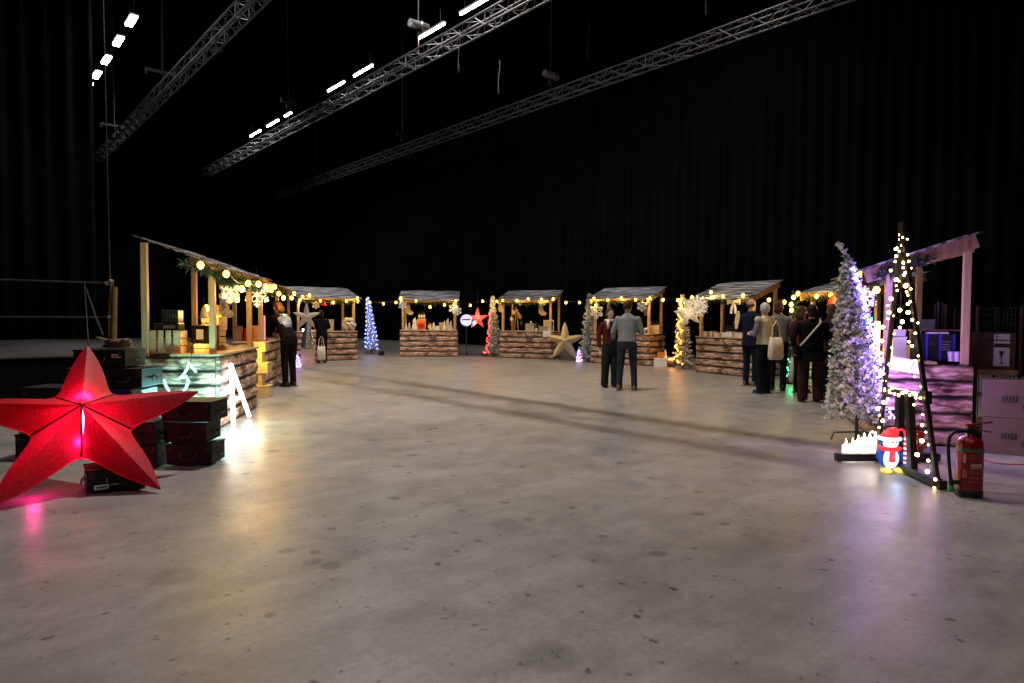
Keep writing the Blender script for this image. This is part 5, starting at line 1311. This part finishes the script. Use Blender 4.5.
def person(label, loc, rz, H=1.72, lean=0.0, top=None, trousers=None, shoes=None, hair=None, hair_len=.0, arms=('down', 'down'), stance=.10, step=0.0, coat=0.0, wide=1.0, head_turn=0.0, head_nod=0.0, leg_w=1.0, group='visitors at the stalls', bald=False, sleeve=None, vox=.014, topname='sweater'):
    """faces -y in its own frame; feet on the ground at z=0"""
    th = thing('person', label, 'person', loc, rz, group); k = H / 1.72
    hipz = .90 * k
    fw = lambda z: -math.sin(lean) * (z - hipz) if z > hipz else 0.0
    def P(x, y, z):          # a point of the leaning torso
        if z <= hipz: return Vector((x, y, z))
        dz = z - hipz
        return Vector((x, y * math.cos(lean) - math.sin(lean) * dz, hipz + dz * math.cos(lean) + y * -math.sin(lean) * 0))
    tl = lean
    hips = [Vector((s_ * .09 * k * wide, 0, hipz)) for s_ in (-1, 1)]
    ank = [Vector((s_ * stance * k, s_ * step, .075 * k)) for s_ in (-1, 1)]
    knee = [hips[i].lerp(ank[i], .5) + Vector((0, -.025 * k, 0)) for i in (0, 1)]
    sh = [P(s_ * .185 * k * wide, 0, 1.40 * k) for s_ in (-1, 1)]
    def arm(i, kind):
        s_ = (-1, 1)[i]; a = sh[i]
        if kind == 'down': return a + Vector((s_ * .07, .02, -.29)) * k, a + Vector((s_ * .06, -.05, -.53)) * k
        if kind == 'hip': return a + Vector((s_ * .12, .08, -.27)) * k, a + Vector((s_ * .04, -.10, -.42)) * k
        if kind == 'front': return a + Vector((s_ * .07, -.02, -.28)) * k, a + Vector((-s_ * .08, -.22, -.24)) * k
        if kind == 'reach': return a + Vector((s_ * .06, -.14, -.24)) * k, a + Vector((0, -.36, -.30)) * k
        if kind == 'pocket': return a + Vector((s_ * .10, .07, -.28)) * k, a + Vector((s_ * .01, -.06, -.47)) * k
        if kind == 'back': return a + Vector((s_ * .08, .10, -.27)) * k, a + Vector((-s_ * .05, .16, -.46)) * k
    AR = [arm(i, arms[i]) for i in (0, 1)]
    neck = P(0, .005, 1.45 * k); hq = Matrix.Rotation(head_turn, 3, 'Z') @ Matrix.Rotation(lean * .6 + head_nod, 3, 'X')
    hc = neck + Matrix.Rotation(tl, 3, 'X') @ Vector((0, -.015, .145)) * k
    hp = lambda x, y, z: hc + hq @ (Vector((x, y, z)) * k)
    # ---- body, one continuous surface
    mb = MB()
    loft_ell(mb, [(P(0, 0, .86 * k), .145 * k * wide, .10 * k, tl * .3), (P(0, 0, 1.02 * k), .13 * k * wide, .09 * k, tl), (P(0, 0, 1.22 * k), .15 * k * wide, .10 * k, tl), (P(0, 0, 1.38 * k), .16 * k * wide, .095 * k, tl), (P(0, .0, 1.45 * k), .075 * k, .065 * k, tl)])
    mb.caps(P(0, .01, 1.40 * k), .055 * k, hc + hq @ Vector((0, .015, -.05)) * k, .05 * k)
    mb.ball(hp(0, .012, .022), (.073 * k, .092 * k, .098 * k), 14, 10, hq); mb.ball(hp(0, -.018, -.045), (.056 * k, .066 * k, .068 * k), 12, 9, hq)
    mb.caps(hp(0, -.085, .012), .010 * k, hp(0, -.104, -.022), .015 * k, 8)       # nose
    mb.ball(hp(0, -.078, -.062), (.026 * k, .012 * k, .012 * k), 8, 6, hq); mb.ball(hp(0, -.074, -.095), (.024 * k, .016 * k, .018 * k), 8, 6, hq)
    for s_ in (-1, 1): mb.ball(hp(s_ * .076, .012, -.005), (.012 * k, .022 * k, .032 * k), 8, 6, hq)
    for i in (0, 1):
        s_ = (-1, 1)[i]; e_, w_ = AR[i]
        mb.caps(sh[i] + Vector((-math.copysign(.018, sh[i].x), 0, -.035)), .044 * k, e_, .038 * k); mb.caps(e_, .039 * k, w_, .027 * k)
        d = (w_ - e_).normalized(); hd = (d * .9 + Vector((0, 0, -.35))).normalized(); sd = hd.cross(Vector((0, 1, 0)) if abs(hd.y) < .8 else Vector((1, 0, 0))).normalized() * s_
        fn = hd.cross(sd) * s_
        pm = w_ + hd * .05 * k
        for off in (-.026, -.009, .009, .026): mb.caps(w_ + sd * off * .6 * k, .015 * k, w_ + hd * .085 * k + sd * off * k, .013 * k, 6)
        for off, ln in zip((-.030, -.010, .011, .031), (.060, .075, .080, .068)):
            f0 = w_ + hd * .085 * k + sd * off * k; f1 = f0 + (hd * .75 + fn * .30).normalized() * ln * .5 * k; f2 = f1 + (hd * .55 + fn * .65).normalized() * ln * .5 * k
            mb.caps(f0, .0095 * k, f1, .0088 * k, 6); mb.caps(f1, .0088 * k, f2, .008 * k, 6)
        t0 = w_ + hd * .03 * k + sd * .032 * k; t1 = t0 + (hd * .7 + sd * .7).normalized() * .04 * k; mb.caps(t0, .013 * k, t1, .011 * k, 6); mb.caps(t1, .011 * k, t1 + hd * .03 * k, .009 * k, 6)
        mb.caps(hips[i], .075 * k, knee[i], .052 * k); mb.caps(knee[i], .05 * k, ank[i], .034 * k); mb.caps(ank[i], .032 * k, ank[i] + Vector((0, -.11 * k, -.035 * k)), .026 * k)
    remeshed(mb, 'body', M['skin'], th, .0105, 2)
    # ---- trousers
    lw = leg_w
    mb = MB()
    loft_ell(mb, [(P(0, 0, .80 * k), .150 * k * wide, .115 * k, 0), (P(0, .004, .92 * k), .155 * k * wide, .122 * k, tl * .3), (P(0, 0, 1.04 * k), .142 * k * wide, .105 * k, tl)])
    for i in (0, 1):
        mb.caps(hips[i] + Vector((0, 0, -.02)), .095 * k, knee[i], .070 * k * lw); mb.tube([knee[i] + Vector((0, 0, .03)), knee[i], ank[i].lerp(knee[i], .3), ank[i] + Vector((0, 0, -.035 * k))], [.066 * k * lw, .069 * k * lw, .060 * k * lw, .062 * k * lw], 12)
    remeshed(mb, 'trousers', trousers, th, vox, 3)
    # ---- top: sweater, jacket or coat
    mb = MB(); low = 1.0 - coat
    secs = []
    if coat: secs += [(P(0, 0, low * .86 * k), (.185 + .03 * coat) * k * wide, .150 * k, 0)]
    secs += [(P(0, 0, .90 * k if coat else .93 * k), .170 * k * wide, .135 * k, tl * .5), (P(0, 0, 1.06 * k), .158 * k * wide, .122 * k, tl), (P(0, -.005, 1.24 * k), .175 * k * wide, .128 * k, tl), (P(0, .0, 1.37 * k), .185 * k * wide, .120 * k, tl), (P(0, .005, 1.44 * k), .11 * k, .085 * k, tl), (P(0, .008, 1.475 * k), .068 * k, .066 * k, tl)]
    loft_ell(mb, secs)
    def sleeves(mb_):
        for i in (0, 1):
            e_, w_ = AR[i]; mb_.caps(sh[i] + Vector((-math.copysign(.012, sh[i].x), 0, -.03)), .062 * k, e_, .054 * k); mb_.caps(e_, .053 * k, e_.lerp(w_, .93), .042 * k)
    if sleeve is None: sleeves(mb)
    else:
        for i in (0, 1): mb.ball(sh[i], .072 * k)
    remeshed(mb, topname, top, th, vox, 3)
    if sleeve is not None:
        mb = MB(); sleeves(mb); remeshed(mb, 'shirt_sleeves', sleeve, th, vox, 3)
    # ---- shoes
    for i in (0, 1):
        mb = MB(); a = ank[i]
        mb.ball((a.x, a.y - .045 * k, .042), (.046 * k, .125 * k, .040), 14, 8); mb.caps((a.x, a.y + .03 * k, .05), .042 * k, (a.x, a.y + .02 * k, .09 * k), .042 * k)
        mb.box((a.x, a.y - .04 * k, .010), (.088 * k, .25 * k, .02), bev=.008)
        mb.build('shoe', shoes or M['black'], th, smooth=True)
    # ---- hair, eyes
    hm = hair or M['soil']
    if not bald:
        mb = MB(); n, mm = 16, 10
        def hv(a, e2, r_): return hp(r_[0] * math.cos(e2) * math.sin(a), .016 + r_[1] * math.cos(e2) * math.cos(a), .022 + r_[2] * math.sin(e2))
        rings = []
        for j in range(8):
            ring = []
            for q_ in range(20):
                a = 2 * math.pi * q_ / 20; front = math.cos(a) < -.35
                lowang = R(38) if front else (R(5) if math.cos(a) < .1 else R(-46))
                e2 = lowang + (R(88) - lowang) * j / 7
                ring.append(hv(a, e2, (.090, .112, .117)))
            rings.append(ring)
        mb.ring_loft(rings)
        if hair_len:
            pts_ = [hp(0, .07, .03), hp(0, .085, -.06), hp(0, .075, -.06 - hair_len * .6), hp(0, .06, -.06 - hair_len)]
            loft_ell(mb, [(pts_[0], .075 * k, .05 * k, 0), (pts_[1], .085 * k, .05 * k, 0), (pts_[2], .085 * k, .045 * k, 0), (pts_[3], .06 * k, .03 * k, 0)])
        remeshed(mb, 'hair', hm, th, .012, 2)
    else:
        mb = MB()
        for s_ in (-1, 1): mb.ball(hp(s_ * .062, .04, -.005), (.020 * k, .05 * k, .035 * k), 10, 7, hq)
        mb.ball(hp(0, .085, -.01), (.06 * k, .02 * k, .035 * k), 10, 7, hq); remeshed(mb, 'hair', hm, th, .010, 1)
    for s_ in (-1, 1):
        MB().ball(hp(s_ * .030, -.077, .012), (.012 * k, .008 * k, .007 * k), 8, 6, hq).build('eye', M['white'], th)
        MB().ball(hp(s_ * .030, -.0835, .012), (.0055 * k, .004 * k, .0055 * k), 8, 6, hq).build('iris', M['black'], th)
        MB().caps(hp(s_ * .018, -.084, .030), .0045 * k, hp(s_ * .045, -.076, .032), .0035 * k, 6).build('eyebrow', hm, th)
    MB().ball(hp(0, -.0875, -.058), (.021 * k, .006 * k, .006 * k), 8, 5, hq).build('lips', mat('lips', (.42, .14, .12), .5), th)
    return dict(th=th, sh=sh, AR=AR, P=P, hp=hp, k=k, neck=neck)
def bag(label, loc, rz, m, w_=.32, h=.36, d=.12, strap=.28, thick=.012):
    th = thing('shoulder_bag', label, 'bag', loc, rz, 'bags carried by the visitors')
    rings = []
    for z, sx, sy in ((0, .85, .7), (.05, 1, 1), (h * .6, .98, .9), (h, .88, .35)):
        rings.append([Vector((w_ / 2 * sx * math.copysign(abs(math.cos(a)) ** .5, math.cos(a)), d / 2 * sy * math.copysign(abs(math.sin(a)) ** .5, math.sin(a)), z)) for a in [2 * math.pi * k_ / 16 for k_ in range(16)]])
    MB().ring_loft(rings).build('bag_body', m, th, smooth=True)
    if strap: MB().tube([(-w_ * .33, 0, h * .95), (-w_ * .25, 0, h + strap * .7), (0, 0, h + strap), (w_ * .25, 0, h + strap * .7), (w_ * .33, 0, h * .95)], thick, 6).build('strap', m, th)
    return th
K = dict(
    rust=mat('rust_knit', (.10, .018, .012), .9, spec=.12, var=.35, scale=50), dgreen=mat('dark_green_cloth', (.010, .022, .021), .85, spec=.12), lgrey=mat('pale_grey_jersey', (.22, .235, .245), .85, spec=.12, var=.1),
    jeans=mat('dark_grey_jeans', (.028, .031, .042), .85, spec=.12), blacktop=mat('black_cloth', (.005, .005, .006), .9, spec=.12), navy=mat('navy_suit_cloth', (.007, .011, .026), .8, spec=.12), dark=mat('dark_trousers', (.007, .008, .012), .85, spec=.12),
    beige=mat('beige_vest', (.55, .48, .36), .85), grey=mat('mid_grey_jersey', (.16, .165, .175), .85, spec=.12), plum=mat('plum_trousers', (.035, .014, .014), .9, spec=.12), coat=mat('black_wool_coat', (.006, .005, .006), .95, spec=.12),
    floral=mat('dark_floral_cloth', (.035, .02, .03), .9, spec=.12, var=.9, scale=25), redc=mat('muted_red_cloth', (.10, .015, .015), .9, spec=.12), tan=mat('tan_boots', (.16, .10, .06), .6), blue=mat('blue_white_print', (.26, .34, .46), .85, var=.9, scale=7),
    brown=mat('brown_hair', (.06, .028, .014), .6, spec=.12), grey_h=mat('silver_hair', (.48, .45, .40), .6, spec=.12), dk=mat('black_hair', (.012, .009, .008), .55, spec=.12), ginger=mat('light_brown_hair', (.085, .04, .018), .6, spec=.12))
p1 = gr(609.5, 387); W1 = person('person in a rust red sweater and dark green trousers facing the hall', p1, R(8), 1.62, top=K['rust'], trousers=K['dgreen'], hair=K['brown'], hair_len=.04, arms=('down', 'pocket'), stance=.115, leg_w=1.35, shoes=K['dark'], head_turn=R(10))
sc_ = thing('scarf', 'pale scarf round the neck of the person in the rust red sweater', 'scarf', p1, R(8)); k = W1['k']
nk = W1['neck']; MB().tube([nk + Vector((.105 * math.sin(a * .524), -.095 * math.cos(a * .524), .0)) * k for a in range(13)], .028, 7).tube([nk + Vector(v) * k for v in ((-.07, -.085, 0), (-.085, -.135, -.09), (-.08, -.145, -.17))], [.03, .028, .024], 7).tube([nk + Vector(v) * k for v in ((.07, -.085, 0), (.09, -.135, -.07), (.085, -.145, -.13))], [.03, .028, .024], 7).build('scarf_cloth', M['cream'], sc_, smooth=True)
p2 = gr(626.5, 390.5); W2 = person('person in a pale grey sweater seen from behind, talking beside the rust red sweater', p2, R(160), 1.76, lean=R(5), top=K['lgrey'], trousers=K['jeans'], hair=K['brown'], arms=('front', 'down'), stance=.14, step=.05, shoes=K['tan'], wide=1.1, head_turn=R(-15), head_nod=R(12))
bag('dark shoulder bag hanging at the side of the pale grey sweater', p2 + Vector((-.20, .14, .66)), R(-15), K['dark'], .26, .42, .12, .36)
p3 = gr(289.5, 386.5); W3 = person('person bending forward at the second stall in black with a blue and white printed back', p3, R(-122), 1.82, lean=R(28), top=K['blacktop'], trousers=K['blacktop'], hair=K['ginger'], hair_len=.08, arms=('reach', 'reach'), stance=.09, head_nod=R(15), topname='jacket')
P3 = W3['P']; mb = MB(); k = W3['k']
loft_ell(mb, [(P3(0, .030, 1.12 * k), .12, .115, R(28)), (P3(0, .030, 1.22 * k), .16, .122, R(28)), (P3(0, .030, 1.34 * k), .175, .116, R(28)), (P3(0, .025, 1.41 * k), .15, .095, R(28))]); mb.build('printed_back', K['blue'], W3['th'], smooth=True)
p4 = gr(322, 363); W4 = person('blurred person in dark clothes at the far corner stall counter', (p4.x, p4.y, 0), R(205), 1.62, lean=R(10), top=K['coat'], trousers=K['dark'], hair=K['dk'], hair_len=.1, arms=('reach', 'front'), wide=1.1, coat=.12, topname='coat')
bag('white shopping bag held low by the dark figure at the far corner stall', Vector((p4.x + .06, p4.y - .27, .10)), R(20), M['cream'], .25, .42, .10, .30)
p6 = gr(750, 386); W6 = person('balding person in a navy suit at the counter, seen from behind', p6, R(125), 1.84, top=K['navy'], trousers=K['navy'], hair=K['ginger'], bald=True, arms=('down', 'front'), shoes=K['tan'], wide=1.05, coat=.08, topname='suit_jacket')
p7 = gr(763.5, 393.5); W7 = person('white-haired person in a beige vest with grey sleeves, seen from behind', p7, R(-150), 1.72, top=K['beige'], trousers=K['dark'], hair=K['grey_h'], sleeve=K['grey'], arms=('hip', 'front'), topname='vest', leg_w=1.15, head_turn=R(-30))
bag('large cream canvas bag on the arm of the white-haired person in the beige vest', p7 + Vector((.12, -.24, .66)), R(25), M['cream'], .32, .42, .15, .30)
p8 = gr(777, 390.5); W8 = person('brown-haired person in a grey sweater beside the beige vest', p8, R(150), 1.78, lean=R(3), top=K['grey'], trousers=K['dark'], hair=K['brown'], hair_len=.05, arms=('front', 'front'), wide=1.1)
bag('pale shopping bag hanging by the legs of the grey sweater', p8 + Vector((.30, .02, .16)), R(70), M['cream'], .30, .50, .12, .28)
p9 = gr(810, 402); W9 = person('person in a dark coat with a pale bag strap across the back', p9, R(172), 1.66, top=K['coat'], trousers=K['plum'], hair=K['dk'], hair_len=.03, arms=('front', 'pocket'), wide=1.28, coat=.16, leg_w=1.45, stance=.13, topname='coat')
th = thing('bag_strap', 'pale bag strap running across the back of the dark coat', 'bag', p9, R(172)); k = W9['k']
ps = [Vector(v) * k for v in ((-.13, .035, 1.485), (-.10, .145, 1.40), (0.02, .165, 1.26), (.13, .160, 1.12), (.215, .10, 1.0))]; MB().tube(ps, .016, 6).build('strap', M['cream'], th)
MB().box((.262 * k, .02, .93 * k), (.075, .20, .17), bev=.02).build('pouch', K['coat'], th)
p10 = gr(830, 400); W10 = person('person in dark patterned clothes half hidden by the large frosted tree', p10, R(160), 1.68, top=K['floral'], trousers=K['dark'], hair=K['ginger'], hair_len=.16, arms=('front', 'down'), coat=.25, wide=1.12, topname='coat')
W12 = person('stallholder in a dark hooded top behind the counter, right of the pale grey sweater', Vector(SL(5, .50, .72)), R(-20), 1.74, top=K['blacktop'], trousers=K['dark'], hair=K['dk'], arms=('down', 'down'), topname='hoodie', group='stallholders')
W11 = person('person in muted red behind the dark coat, facing the stall', Vector((5.55, 12.55, 0)), R(120), 1.66, top=K['redc'], trousers=K['dark'], hair=K['brown'], hair_len=.1, arms=('front', 'front'))
